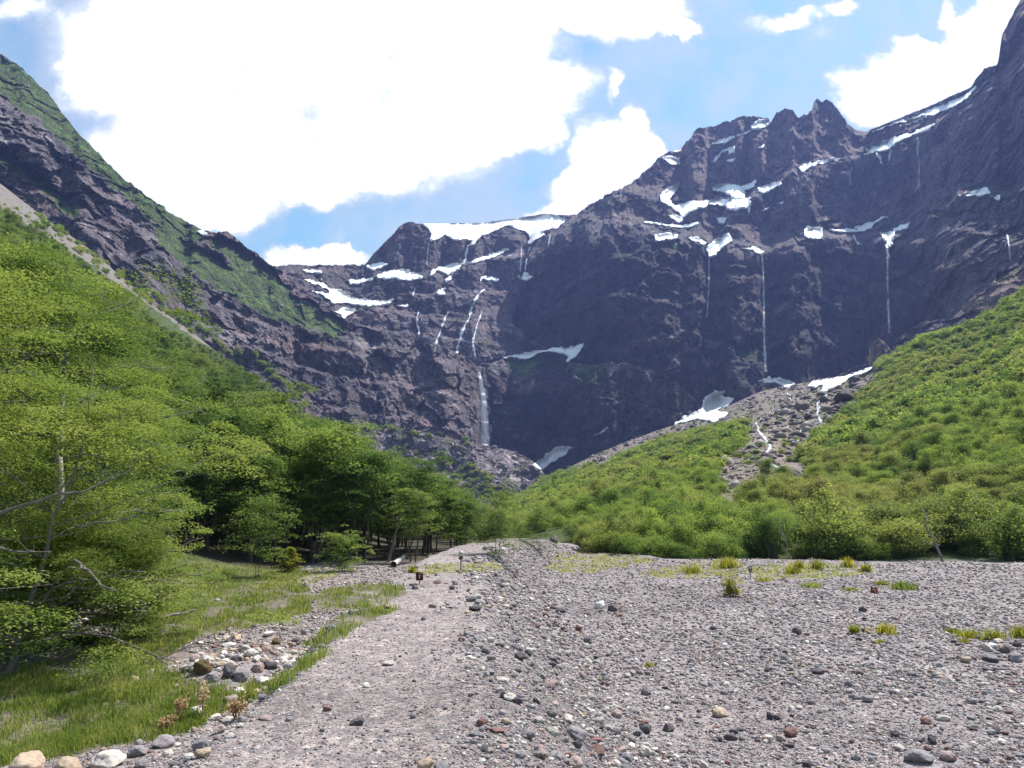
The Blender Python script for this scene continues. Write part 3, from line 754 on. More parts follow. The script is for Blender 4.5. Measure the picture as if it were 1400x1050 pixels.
R2.build('headwall', lambda s, X, Y, Z: rock_tint(s, X, Y, Z))
def r3t(s, X, Y, Z):
    """three rock beds: reddish lava of the peaks, big wall with its shade painted into the basalt colour, paler benches to the right"""
    t = rock_tint(s, X, Y, Z)
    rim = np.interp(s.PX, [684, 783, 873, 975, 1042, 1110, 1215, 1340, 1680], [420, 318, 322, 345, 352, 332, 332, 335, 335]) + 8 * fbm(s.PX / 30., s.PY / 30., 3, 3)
    top = np.interp(s.PX, [684, 850, 950, 1060, 1190, 1280, 1340, 1680], [200, 258, 280, 250, 205, 172, 120, -100]) + 6 * fbm(s.PX / 25., s.PY / 25., 5, 3)
    up = sstep(4, -10, s.PY - top)[..., None]
    t = t * (1 - up) + up * (t * .75 + np.array([.052, .028, .022]))
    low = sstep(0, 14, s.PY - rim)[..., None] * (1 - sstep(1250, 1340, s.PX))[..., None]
    t = t * (1 - .60 * low)  # wall below the rim darkened, shade put into its colour
    mot = (sstep(.18, .5, fbm(X / 24, Y / 60, Z / 18 + 8, 4)) * inpoly(s.PX, s.PY, [(860, 385), (930, 365), (1080, 380), (1110, 470), (1000, 520), (900, 500)]))[..., None]
    t = t * (1 - .7 * mot) + .7 * mot * np.array([.19, .165, .17])
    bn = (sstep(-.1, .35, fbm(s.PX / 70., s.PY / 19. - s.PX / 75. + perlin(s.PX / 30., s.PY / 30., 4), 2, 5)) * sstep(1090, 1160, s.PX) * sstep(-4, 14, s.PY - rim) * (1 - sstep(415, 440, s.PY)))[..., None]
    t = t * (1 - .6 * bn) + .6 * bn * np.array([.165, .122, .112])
    kn = (inpoly(s.PX, s.PY, Z3([(230, 540), (420, 405), (520, 400), (640, 520), (560, 560), (400, 545), (250, 560)])) * sstep(-.2, .3, fbm(X / 30, Y / 40, Z / 12, 3)))[..., None]
    return t * (1 - .6 * kn) + .6 * kn * np.array([.135, .118, .085])
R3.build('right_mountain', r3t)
def r4t(s, X, Y, Z):
    t = rock_tint(s, X, Y, Z, 0, 1.7)
    g = sstep(.0, .4, fbm(X / 22 + 3, Y / 30, Z / 12, 3) + (s.PY - 640) / 90. * (s.PX > 640))[..., None] * .8
    t = t * (1 - g) + g * np.array([.066, .080, .028])
    p = sstep(.2, .45, fbm(X / 5, Y / 9, Z / 4, 3))[..., None] * inpoly(s.PX, s.PY, [(560, 620), (640, 610), (720, 625), (750, 650), (740, 668), (660, 655), (600, 645)])[..., None]
    return t * (1 - p) + p * np.array([.34, .31, .30])
R4.build('rubble_slope', r4t)
R5 = Relief(1222, 1560, 1.3, 110, [(1222, 474), (1240, 452), (1262, 440), (1300, 436), (1318, 420), (1340, 398), (1362, 384), (1400, 360), (1460, 325), (1560, 262)],
    [(1222, 500), (1300, 480), (1400, 440), (1560, 330)], [(1222, 600), (1320, 520), (1400, 470), (1560, 420)],
    lambda x, y: 1.0 + 0 * x, .5, 3.5, 6, 7, .3)
def r5t(s, X, Y, Z):
    t = rock_tint(s, X, Y, Z, 0, 1.0); w = sstep(1290, 1340, s.PX)[..., None]
    t = t * (1 - .6 * w) + .6 * w * np.array([.235, .165, .13]) * (1 + .5 * fbm(X / 14, Y / 20, Z / 9, 3)[..., None])
    g = (sstep(.15, .4, fbm(X / 20 + 2, Y / 30, Z / 14, 3)) * w[..., 0])[..., None]
    return t * (1 - g) + g * np.array([.075, .10, .03])
R5.build('rock_outcrop', r5t)

def surf(px, py):
    d = march(px, py, n=260)
    for r in (R1, R2, R3, R4, R5): d = np.minimum(d, r.sample(px, py))
    return d

def build_snow():
    for idx, (poly, lab) in enumerate(SNOW):
        P = np.array(poly); x0, y0 = P.min(0) - 2; x1, y1 = P.max(0) + 2
        st = .9 if (x1 - x0) < 60 else 1.2
        gx, gy = np.meshgrid(np.arange(x0, x1, st), np.arange(y0, y1, st))
        wx = gx + 3.4 * fbm(gx / 9., gy / 6., 2, 3); wy = gy + 2.6 * fbm(gx / 9., gy / 6., 8, 3)
        cen = P.mean(0); PP = P + (P - cen) / (np.hypot(*(P - cen).T)[:, None] + 1e-6) * (3.0 if 17 < idx < 50 else 1.8)
        m = inpoly(wx, wy, PP)
        if not m.any(): continue
        D = np.full(gx.shape, np.inf); D[m] = surf(gx[m], gy[m])
        m &= np.isfinite(D)
        if m.sum() < 4: continue
        med = np.median(D[m]); D = np.where(m, D, med)
        lev = np.zeros(gx.shape); e = m.copy()
        for q in range(3):
            n = e.copy(); n[1:] &= e[:-1]; n[:-1] &= e[1:]; n[:, 1:] &= e[:, :-1]; n[:, :-1] &= e[:, 1:]
            n[0] = n[-1] = False; n[:, 0] = n[:, -1] = False
            lev += n; e = n
        off = (2.2 + lev * .8) * med / 900.
        Dm = D.copy()
        for q in range(3):
            e_ = np.pad(Dm, 1, mode='edge')
            mn = np.minimum.reduce([e_[1:-1, 1:-1], e_[2:, 1:-1], e_[:-2, 1:-1], e_[1:-1, 2:], e_[1:-1, :-2]]); Dm = np.maximum(mn, Dm - 6)
        for q in range(2):
            e_ = np.pad(Dm, 1, mode='edge'); Dm = np.minimum(Dm, (e_[1:-1, 1:-1] * 2 + e_[2:, 1:-1] + e_[:-2, 1:-1] + e_[1:-1, 2:] + e_[1:-1, :-2]) / 6)
        Df = Dm - off
        a, ee = ray(gx, gy)
        up = .5 * med / 900.
        idm = -np.ones(gx.shape, int); idm[m] = np.arange(m.sum())
        V = np.stack([a * Df, Df, CAMZ + ee * Df + up], -1)[m]
        Vb = np.stack([a * (D + 1.5), D + 1.5, CAMZ + ee * (D + 1.5) - 1.0], -1)[m]
        q = np.stack([idm[:-1, :-1], idm[:-1, 1:], idm[1:, 1:], idm[1:, :-1]], -1).reshape(-1, 4)
        q = q[(q >= 0).all(1)][:, ::-1]
        if len(q) < 2: continue
        if len(q) < 2: continue
        par = np.arange(len(V))
        while True:      # keep only the largest connected piece
            mn = par[q].min(1); new = par.copy()
            for c_ in range(4): np.minimum.at(new, q[:, c_], mn)
            if (new == par).all(): break
            par = new
        u_, cn = np.unique(par[q[:, 0]], return_counts=True)
        q = q[par[q[:, 0]] == u_[cn.argmax()]]
        if len(q) < 2: continue
        used, inv = np.unique(q, return_inverse=True); q = inv.reshape(q.shape); V = V[used]; Vb = Vb[used]; lv = lev[m][used]
        ed = np.concatenate([q[:, [0, 1]], q[:, [1, 2]], q[:, [2, 3]], q[:, [3, 0]]])
        key = {}
        for i, (u, v) in enumerate(ed): key[(u, v)] = 1
        bd = [(u, v) for (u, v) in key if (v, u) not in key]
        nV = len(V)
        sk = [(v, u, u + nV, v + nV) for u, v in bd]
        Q = np.concatenate([q, np.array(sk)])
        me = mesh_from('snow_patch', np.concatenate([V, Vb]), Q, None, [M_SNOW], True)
        fattr(me, 'melt', np.r_[1 - np.minimum(lv, 2) / 2., np.ones(len(Vb))])
        link('glacier' if idx == 0 else 'snow_patch', me, label=lab, cat='glacier' if idx == 0 else 'snow patch', group=None if idx == 0 else 'snow patches on the mountains')
build_snow()

# ------------------------------------------------------------------ waterfalls and streams
FALLS = [
    (Z2([(780, 610), (786, 640), (793, 675), (797, 710), (800, 760), (802, 810), (804, 868)]), [3.5, 5.5, 7, 8.5, 10, 11, 12], 0, 'big free falling waterfall dropping from the lip of the dark central cliff'),
    (Z2([(800, 320), (778, 340), (766, 360), (752, 395), (748, 420), (735, 445), (725, 460), (715, 490), (706, 520), (705, 545)]), [4, 5, 5, 4.5, 4.5, 5, 5, 5, 5, 4], 0, 'broad white cascade down the middle of the headwall above the big waterfall'),
    (Z2([(790, 395), (783, 420), (775, 440), (768, 470), (757, 505), (762, 530), (767, 556)]), [2, 2.4, 2.6, 2.4, 2.6, 3, 2.6], 0, 'thinner cascade just right of the broad white cascade'),
    (Z2([(672, 400), (655, 440), (648, 460), (640, 480), (628, 520)]), [3, 3.2, 2.6, 2.8, 3], 0, 'broken cascade left of the broad white cascade'),
    (Z2([(570, 395), (564, 420), (562, 440), (568, 460), (570, 480)]), [2.2, 2.4, 2.2, 2.6, 2.4], 0, 'short white cascade farthest left on the headwall'),
    (Z2([(605, 158), (601, 190), (598, 235)]), [2.2, 1.8, 1.4], 1, 'thin fall down the dark peak left of the glacier tongue'),
    (Z2([(742, 172), (735, 195), (728, 232)]), [4.5, 4, 3.5], 0, 'fall below the central tongue of the glacier'),
    (Z2([(930, 170), (928, 210), (925, 260)]), [2.6, 2.2, 2.4], 1, 'left one of two thin falls under the right end of the glacier'),
    (Z2([(958, 172), (950, 205), (942, 255)]), [2.6, 2.4, 2.8], 0, 'right one of two thin falls under the right end of the glacier'),
    (Z2([(1030, 130), (1022, 175)]), [2, 2], 1, 'short thin fall on the dark buttress right of the glacier'),
    (Z2([(555, 315), (548, 345)]), [3, 3], 0, 'small white fall under the wide snow patch of the headwall'),
    (Z4([(722, 362), (724, 385), (722, 405)]) + Z4([(728, 470), (726, 560)]), [6, 5, 4, 3.5, 3], 1, 'long thin fall from the upper snow ledge of the right wall'),
    (Z4([(618, 735), (605, 790), (608, 830), (605, 860), (606, 940), (608, 1000), (610, 1050)]) + [(1216, 455)], [7, 5, 6, 4, 3.5, 3.5, 4, 4.5], 1, 'rightmost tall waterfall on the right wall'),
    (Z4([(612, 735), (607, 765), (604, 800), (608, 822), (603, 850)]), [6, 6, 4, 5, 3], 0, 'bright top cascade of the rightmost tall waterfall'),
    (Z4([(112, 798), (120, 830), (122, 860), (125, 940), (126, 1040)]) + [(1045, 470), (1047, 508)], [4, 4, 3.5, 3.5, 4, 5, 6], 1, 'tall thin waterfall down the middle of the right cliff'),
    (Z4([(108, 795), (117, 815), (122, 850)]), [4, 4, 3.5], 0, 'bright lip of the tall thin waterfall in the middle of the right cliff'),
    (Z4([(560, 415), (572, 435), (583, 465)]), [8, 6, 3], 0, 'short fan shaped fall left of two under the hanging snowfield'),
    (Z4([(620, 408), (616, 430), (612, 455)]), [4, 4, 3], 0, 'short fall right of two under the hanging snowfield'),
    (Z4([(474, 740), (480, 760), (495, 778)]), [4, 4, 5], 0, 'short slanting fall on the middle ledge of the right wall'),
    (Z4([(1070, 735), (1075, 770), (1083, 840)]), [5, 4, 3], 1, 'faint fall near the right edge above the green outcrop'),
    (Z3([(808, 690), (808, 800), (804, 870), (800, 940)]), [2, 2, 1.8, 1.8], 1, 'very thin fall below the snow wedge at the cliff rim'),
]
def ribbon(pts, wid, D, lift, jit, seed):
    """closed, flattened water body following points that lie at distances D"""
    pts = np.array(pts, float)
    L = np.r_[0, np.cumsum(np.hypot(*np.diff(pts, axis=0).T))]
    n = max(4, int(L[-1] / 1.6)); s = np.linspace(0, L[-1], n)
    x = np.interp(s, L, pts[:, 0]); y = np.interp(s, L, pts[:, 1]); w = np.interp(s, L, wid)
    x = x + jit * (perlin(s / 6., seed, 1.) + .8 * perlin(s / 2.2, seed, 3.)); w = w * np.clip(1 + 1.5 * perlin(s / 5., seed, 5.) * jit, .3, 1.7) * .5
    return x, y, w
def build_falls():
    for i, (pts, wid, mist, lab) in enumerate(FALLS):
        x, y, w = ribbon(pts, wid, None, 0, (0.0 if i == 0 else .35 if mist else 1.5), i + .37)
        Ds = np.minimum(np.minimum(surf(x - w, y), surf(x + w, y)), surf(x, y))
        ok = np.isfinite(Ds)
        Ds = np.interp(np.arange(len(Ds)), np.flatnonzero(ok), Ds[ok])
        D = np.minimum.accumulate(Ds - 2.0)
        ring = [(-1, 0), (-.5, -.8), (0, -1.1), (.5, -.8), (1, 0), (0, .6)]
        V = []
        for u, d in ring:
            jx = perlin(np.arange(len(x)) / 5., u * 3 + i, 2.) * .4 * w
            a, e = ray(x + u * w + jx * abs(u), y); Dd = D + d * np.minimum(1.0, w * .35)
            V.append(np.stack([a * Dd, Dd, CAMZ + e * Dd], -1))
        V = np.stack(V, 1); n, k = V.shape[:2]
        ii = np.arange(n * k).reshape(n, k); jj = np.roll(ii, -1, 1)
        Q = np.stack([ii[:-1], jj[:-1], jj[1:], ii[1:]], -1).reshape(-1, 4)
        me = mesh_from('waterfall', V.reshape(-1, 3), Q, None, [M_MIST if mist else M_WATER], True)
        sl_ = np.linspace(0, 1, n); core = np.tile(np.array([0, .75, 1, .75, 0, 1.]), (n, 1)) * (1 - .45 * sl_[:, None] if i == 0 else np.clip(.75 + 1.2 * perlin(sl_ * n / 5., i * 2.2, 1.)[:, None], .15, 1))
        fattr(me, 'core', core)
        link('waterfall', me, label=lab, cat='waterfall', group='waterfalls of the cirque')
build_falls()

STREAMS = [Z8([(560, 306), (575, 330), (565, 345), (530, 360), (495, 375), (470, 395), (450, 420), (465, 450), (480, 470), (500, 500), (490, 515), (470, 530), (490, 560), (530, 580)]),
           Z8([(700, 305), (690, 325), (665, 345), (668, 370), (665, 380), (680, 410), (640, 425), (605, 440), (590, 460), (600, 480)]),
           Z8([(640, 500), (665, 503), (690, 515)]), [(700, 668), (690, 672), (676, 680), (684, 688), (690, 698)]]
def build_streams():
    mb = MB(); rng = np.random.default_rng(3)
    for i, pts in enumerate(STREAMS):
        for strand in range(5):
            x, y, w = ribbon(pts, [1.05] * len(pts), None, 0, 5.5, i * 7 + strand * 1.9 + 2.1)
            n = len(x); s = 0
            while s < n - 4:
                m = int(rng.integers(4, 13)); sl = slice(s, min(n, s + m)); s += m + int(rng.integers(4, 18))
                xx, yy_, ww = x[sl], y[sl], w[sl].copy()
                if len(xx) < 3: continue
                ww = ww * np.sin(np.linspace(.15, 3.0, len(xx))) * rng.uniform(.5, 1.5)
                Y = np.minimum(march(xx, yy_), R4.sample(xx, yy_)); a, e = ray(xx, yy_)
                if not np.isfinite(Y).all(): continue
                z = CAMZ + e * Y; hw = np.maximum(.2, ww * Y / F); V = []
                for u, up in ((-1, .1), (-.4, .5), (.3, .55), (1, .1), (0, -1.2)): V.append(np.stack([a * Y + u * hw, Y - .8 * up, z + up * .8], -1))
                V = np.stack(V, 1); n_, k = V.shape[:2]
                ii = np.arange(n_ * k).reshape(n_, k); jj = np.roll(ii, -1, 1)
                mb.add(V.reshape(-1, 3), np.stack([ii[:-1], jj[:-1], jj[1:], ii[1:]], -1).reshape(-1, 4))
    me = mb.mesh('stream_water', [M_WATER], True); fattr(me, 'core', np.ones(mb.n)); link('stream_water', me, kind='structure')
build_streams()

#P2BEGIN
# ------------------------------------------------------------------ trees
def wander(rng, p0, p1, n, amp):
    t = np.linspace(0, 1, n)[:, None]
    p = np.asarray(p0) * (1 - t) + np.asarray(p1) * t
    j = rng.normal(0, amp, (n, 3)); j[0] = 0; j[-1] = 0
    return p + j

def leaf_quads(rng, C, size, flat=.45, aspect=.6, up=None):
    """one small pointed leaf (or leaf cluster) per centre"""
    n = len(C)
    nr = np.stack([rng.normal(0, flat, n), rng.normal(0, flat, n), np.ones(n)], 1)
    if up is not None: nr = nr + up
    nr /= np.linalg.norm(nr, axis=1)[:, None]
    an = rng.uniform(0, 2 * math.pi, n)
    d = np.stack([np.cos(an), np.sin(an), np.zeros(n)], 1)
    d -= nr * (d * nr).sum(1)[:, None]; d /= np.linalg.norm(d, axis=1)[:, None] + 1e-9
    s = np.cross(nr, d)
    L = (size * rng.uniform(.6, 1.35, n))[:, None]; W = L * aspect * .5
    V = np.stack([C - d * L * .5, C + s * W - d * L * .05, C + d * L * .5 - nr * L * .12, C - s * W - d * L * .05], 1).reshape(-1, 3)
    return V, np.arange(4 * n).reshape(n, 4)

def gen_tree(seed, H=8., R=2.6, base=.22, stems=1, limbs=34, per=5, leaves=46, leaf=.14, shape='dome', thick=.10, spray=.11, lean=0., bare=False, flat=.45, deadtwig=0.0, leafmat=None, twig_sides=4):
    rng = np.random.default_rng(seed)
    tr = MB(); C, tn, sizes = [], [], []
    tops = []
    for s in range(stems):
        az = rng.uniform(0, 6.28) if stems > 1 else 1.0
        off = .0 if stems == 1 else rng.uniform(.05, .2) * R
        sp = rng.uniform(.15, .45) * R if stems > 1 else 0
        p0 = np.array([math.cos(az) * off, math.sin(az) * off, -.25])
        p1 = np.array([math.cos(az) * sp + lean * H, math.sin(az) * sp, H * rng.uniform(.82, .97)])
        P = wander(rng, p0, p1, 9, H * .012)
        r0 = thick * H / 8 * (1 if stems == 1 else .7)
        rad = r0 * (1 - np.linspace(0, 1, 9) ** .8 * .88); rad[0] *= 1.25
        tr.tube(P, rad, 7); tops.append((P, rad))
    for i in range(limbs):
        P, rad = tops[i % stems]
        hf = base + (1 - base) * ((i + rng.uniform(0, 1)) / limbs) ** .9
        u = min(hf / .92, .99) * 8; k = int(u); q = u - k
        p0 = P[k] * (1 - q) + P[min(k + 1, 8)] * q
        rr = (rad[k] * (1 - q) + rad[min(k + 1, 8)] * q) * .5
        az = i * 2.39996 + rng.uniform(-.4, .4)
        if shape == 'dome': prof = math.sqrt(max(.03, 1 - ((hf - .42) / .62) ** 2))
        elif shape == 'cone': prof = max(.1, 1.05 - .95 * (hf - base) / (1 - base))
        else: prof = max(.12, min(1, (hf - base + .12) * 2.4)) * math.sqrt(max(.03, 1 - max(0, (hf - .6) / .45) ** 2))
        Ln = R * prof * rng.uniform(.6, 1.15)
        rise = (.05 + .75 * hf) * Ln * rng.uniform(.4, 1.1)
        if shape == 'cone': rise *= .35
        p1 = p0 + np.array([math.cos(az) * Ln, math.sin(az) * Ln, rise])
        B = wander(rng, p0, p1, 5, Ln * .05)
        B[:, 2] += np.sin(np.linspace(0, math.pi, 5)) * Ln * .06
        tr.tube(B, np.maximum(rr, .012 * H / 8) * np.array([1, .8, .6, .42, .2]), twig_sides)
        if bare: 
            for b in range(3):
                s0 = B[1 + b]; az2 = az + rng.uniform(-1.1, 1.1); l2 = Ln * rng.uniform(.25, .5)
                tr.tube(wander(rng, s0, s0 + np.array([math.cos(az2) * l2, math.sin(az2) * l2, rng.uniform(-.1, .5) * l2]), 4, l2 * .07), rr * np.array([.5, .4, .25, .1]) + .004, 4)
            continue
        tint_l = rng.uniform(.2, .8)
        for b in range(per):
            f = rng.uniform(.3, 1.05); v = min(f, .999) * 4; k2 = int(v); q2 = v - k2
            c = B[k2] * (1 - q2) + B[k2 + 1] * q2
            side = rng.normal(0, .22 * Ln + .05 * R, 3) * np.array([1, 1, .35])
            c2 = c + side
            if rng.uniform() < .45: tr.tube([c, (c + c2) / 2 + rng.normal(0, .02 * Ln, 3), c2], np.array([.5, .35, .15]) * rr * .6 + .004 * H / 8, 3)
            C.append(c2); tn.append(tint_l + rng.uniform(-.22, .22)); sizes.append(spray * H * rng.uniform(.6, 1.25))
        if rng.uniform() < deadtwig:
            for b in range(2):
                az2 = az + rng.uniform(-.5, .5); l2 = Ln * rng.uniform(.3, .6)
                tr.tube(wander(rng, B[3], B[3] + np.array([math.cos(az2) * l2, math.sin(az2) * l2, rng.uniform(-.2, .4) * l2]), 5, l2 * .025), np.array([.6, .5, .4, .25, .1]) * rr + .006, 4)
    if bare: return tr, None, None, None
    for P, rad in tops:
        for b in range(5):
            C.append(P[-1] + rng.normal(0, .05 * H, 3)); tn.append(rng.uniform(.3, .9)); sizes.append(spray * H * .7)
    C = np.array(C); tn = np.array(tn); sizes = np.array(sizes)
    n = len(C)
    idx = np.repeat(np.arange(n), leaves)
    ang = rng.uniform(0, 2 * math.pi, len(idx)); rr = np.sqrt(rng.uniform(0, 1, len(idx))) * sizes[idx] * 1.0
    el = np.repeat(rng.uniform(.55, 1., n), leaves); ro = np.repeat(rng.uniform(0, 3.14, n), leaves)
    dx, dy = np.cos(ang) * rr, np.sin(ang) * rr * el
    cx, sx = np.cos(ro), np.sin(ro)
    tilt = np.repeat(rng.normal(0, .15, (n, 2)), leaves, 0)
    ox, oy = dx * cx - dy * sx, dx * sx + dy * cx
    oz = rng.normal(0, .085, len(idx)) * sizes[idx] - .25 * rr ** 2 / sizes[idx] + tilt[:, 0] * ox + tilt[:, 1] * oy
    LC = C[idx] + np.stack([ox, oy, oz], 1)
    V, Q = leaf_quads(rng, LC, leaf, flat)
    tint = np.clip(tn[idx] + rng.normal(0, .16, len(idx)), 0, 1)
    return tr, V, Q, tint

def gen_shrub(seed, R=2.0, Hh=2.4, clumps=60, leaves=26, leaf=.22, stems=9):
    """rounded, wind clipped beech scrub: many stems from the base, leaf clumps through an uneven dome"""
    rng = np.random.default_rng(seed)
    tr = MB(); C, tn = [], []
    lob = [(rng.uniform(0, 6.28), rng.uniform(.2, .65) * R, rng.uniform(.5, .95)) for _ in range(6)]
    for i in range(clumps):
        az, d, hh = lob[i % 6]
        c0 = np.array([math.cos(az) * d, math.sin(az) * d, Hh * hh * .62])
        v = rng.normal(0, 1, 3); v /= np.linalg.norm(v)
        r = rng.uniform(.35, 1.) ** .5
        c = c0 + v * r * np.array([.52 * R, .52 * R, .42 * Hh])
        c[2] = max(c[2], .12 * Hh * rng.uniform(.5, 1.5))
        C.append(c); tn.append(rng.uniform(.15, .85))
    C = np.array(C); tn = np.array(tn)
    for i in range(stems):
        c = C[rng.integers(len(C))]; az = math.atan2(c[1], c[0])
        p0 = np.array([math.cos(az), math.sin(az), 0]) * .12 * R + np.array([0, 0, -.2])
        tr.tube(wander(rng, p0, c, 6, .05 * R), .05 * Hh / 2.4 * np.array([1, .85, .7, .55, .35, .15]), 5)
    idx = np.repeat(np.arange(len(C)), leaves)
    off = rng.normal(0, 1, (len(idx), 3)) * np.array([.15 * R, .15 * R, .06 * Hh])
    V, Q = leaf_quads(rng, C[idx] + off, leaf, .6, .7)
    tint = np.clip(tn[idx] + rng.normal(0, .16, len(idx)), 0, 1)
    return tr, V, Q, tint

def tree_meshes(tag_, gen, leafmat, bark=None):
    tr, V, Q, tint = gen
    tm = tr.mesh(tag_ + '_trunk', [bark or M_BARK], True)
    lm = mesh_from(tag_ + '_crown', V, Q, None, [leafmat])
    fattr(lm, 'tint', tint, 'FACE')
    return tm, lm

BEECH = [tree_meshes('beech', gen_tree(s, 8., R, b, st, lb, 5, 50, .17, sh, .13, .105), M_LEAF) for s, R, b, st, lb, sh in
         [(1, 2.5, .28, 1, 34, 'dome'), (2, 2.3, .36, 2, 36, 'dome'), (3, 2.5, .22, 1, 36, 'cone'), (4, 2.8, .40, 3, 40, 'vase'), (5, 2.1, .30, 2, 32, 'vase'), (6, 2.5, .20, 1, 38, 'dome')]]
SHRUB = [tree_meshes('scrub', gen_shrub(20 + i, R, h, c, 84, .12), M_SHRUB) for i, (R, h, c) in
         enumerate([(1.8, 2.7, 74), (2.1, 2.6, 82), (1.5, 3.1, 66), (1.9, 2.4, 72), (1.7, 3.4, 76)])]
FARSHRUB = [tree_meshes('far_scrub', gen_shrub(40 + i, 2.1, h, 48, 17, .36, 3), M_SHRUB) for i, h in enumerate([2.6, 3.1, 2.4, 2.9])]

def place_tree(name, meshes, p, rz, sc, label, cat, group, parts=('trunk', 'crown'), szz=1.0):
    r = link(name, None, label=label, cat=cat, group=group, loc=p)
    r.rotation_euler = (0, 0, rz); r.scale = (sc, sc, sc * szz)
    for pn, me in zip(parts, meshes): link(pn, me, r)
    return r

def scatter_gn(name, variants, P, rz, sc, pick, label, cat):
    """one uncountable mass: copies of the listed part meshes on points"""
    me = bpy.data.meshes.new(name); me.vertices.add(len(P)); me.vertices.foreach_set('co', np.asarray(P, np.float32).ravel())
    fattr(me, 'rot', rz); fattr(me, 'siz', sc)
    a = me.attributes.new('pick', 'INT', 'POINT'); a.data.foreach_set('value', np.asarray(pick, np.int32))
    o = link(name, me, label=label, cat=cat, kind='stuff')
    ng = bpy.data.node_groups.new(name, 'GeometryNodeTree'); N, L = ng.nodes, ng.links
    ng.interface.new_socket('Geometry', in_out='INPUT', socket_type='NodeSocketGeometry')
    ng.interface.new_socket('Geometry', in_out='OUTPUT', socket_type='NodeSocketGeometry')
    gi, go = N.new('NodeGroupInput'), N.new('NodeGroupOutput')
    j = N.new('GeometryNodeJoinGeometry')
    for objs in reversed(variants):
        jj = N.new('GeometryNodeJoinGeometry')
        for ob in objs:
            oi = N.new('GeometryNodeObjectInfo'); oi.inputs['Object'].default_value = ob; oi.transform_space = 'ORIGINAL'; L.new(oi.outputs['Geometry'], jj.inputs[0])
        g2 = N.new('GeometryNodeGeometryToInstance'); L.new(jj.outputs[0], g2.inputs[0]); L.new(g2.outputs[0], j.inputs[0])
    ip = N.new('GeometryNodeInstanceOnPoints'); L.new(gi.outputs[0], ip.inputs['Points']); L.new(j.outputs[0], ip.inputs['Instance'])
    ip.inputs['Pick Instance'].default_value = True
    def na(n_, t): 
        x = N.new('GeometryNodeInputNamedAttribute'); x.data_type = t; x.inputs[0].default_value = n_; return x.outputs[0]
    L.new(na('pick', 'INT'), ip.inputs['Instance Index'])
    cx = N.new('ShaderNodeCombineXYZ'); L.new(na('rot', 'FLOAT'), cx.inputs[2])
    e2r = N.new('FunctionNodeEulerToRotation'); L.new(cx.outputs[0], e2r.inputs[0]); L.new(e2r.outputs[0], ip.inputs['Rotation'])
    L.new(na('siz', 'FLOAT'), ip.inputs['Scale'])
    L.new(ip.outputs[0], go.inputs[0])
    md = o.modifiers.new('scatter', 'NODES'); md.node_group = ng
    return o

def jgrid(rng, x0, x1, y0, y1, sp):
    xs, ys = np.meshgrid(np.arange(x0, x1, sp), np.arange(y0, y1, sp))
    return (xs + rng.uniform(-.42, .42, xs.shape) * sp).ravel(), (ys + rng.uniform(-.42, .42, xs.shape) * sp).ravel()

ORD = ['first', 'second', 'third', 'fourth', 'fifth', 'sixth', 'seventh', 'eighth', 'ninth', 'tenth', 'eleventh', 'twelfth', 'thirteenth', 'fourteenth', 'fifteenth', 'sixteenth', 'seventeenth', 'eighteenth',
       'nineteenth', 'twentieth']

def forest_edge(px):  # Y of the nearest row of trees at picture column px (left side)
    return np.interp(px, [-400, 0, 180, 250, 420, 560, 690, 740], [26, 30, 36, 37, 38, 41, 47, 62])

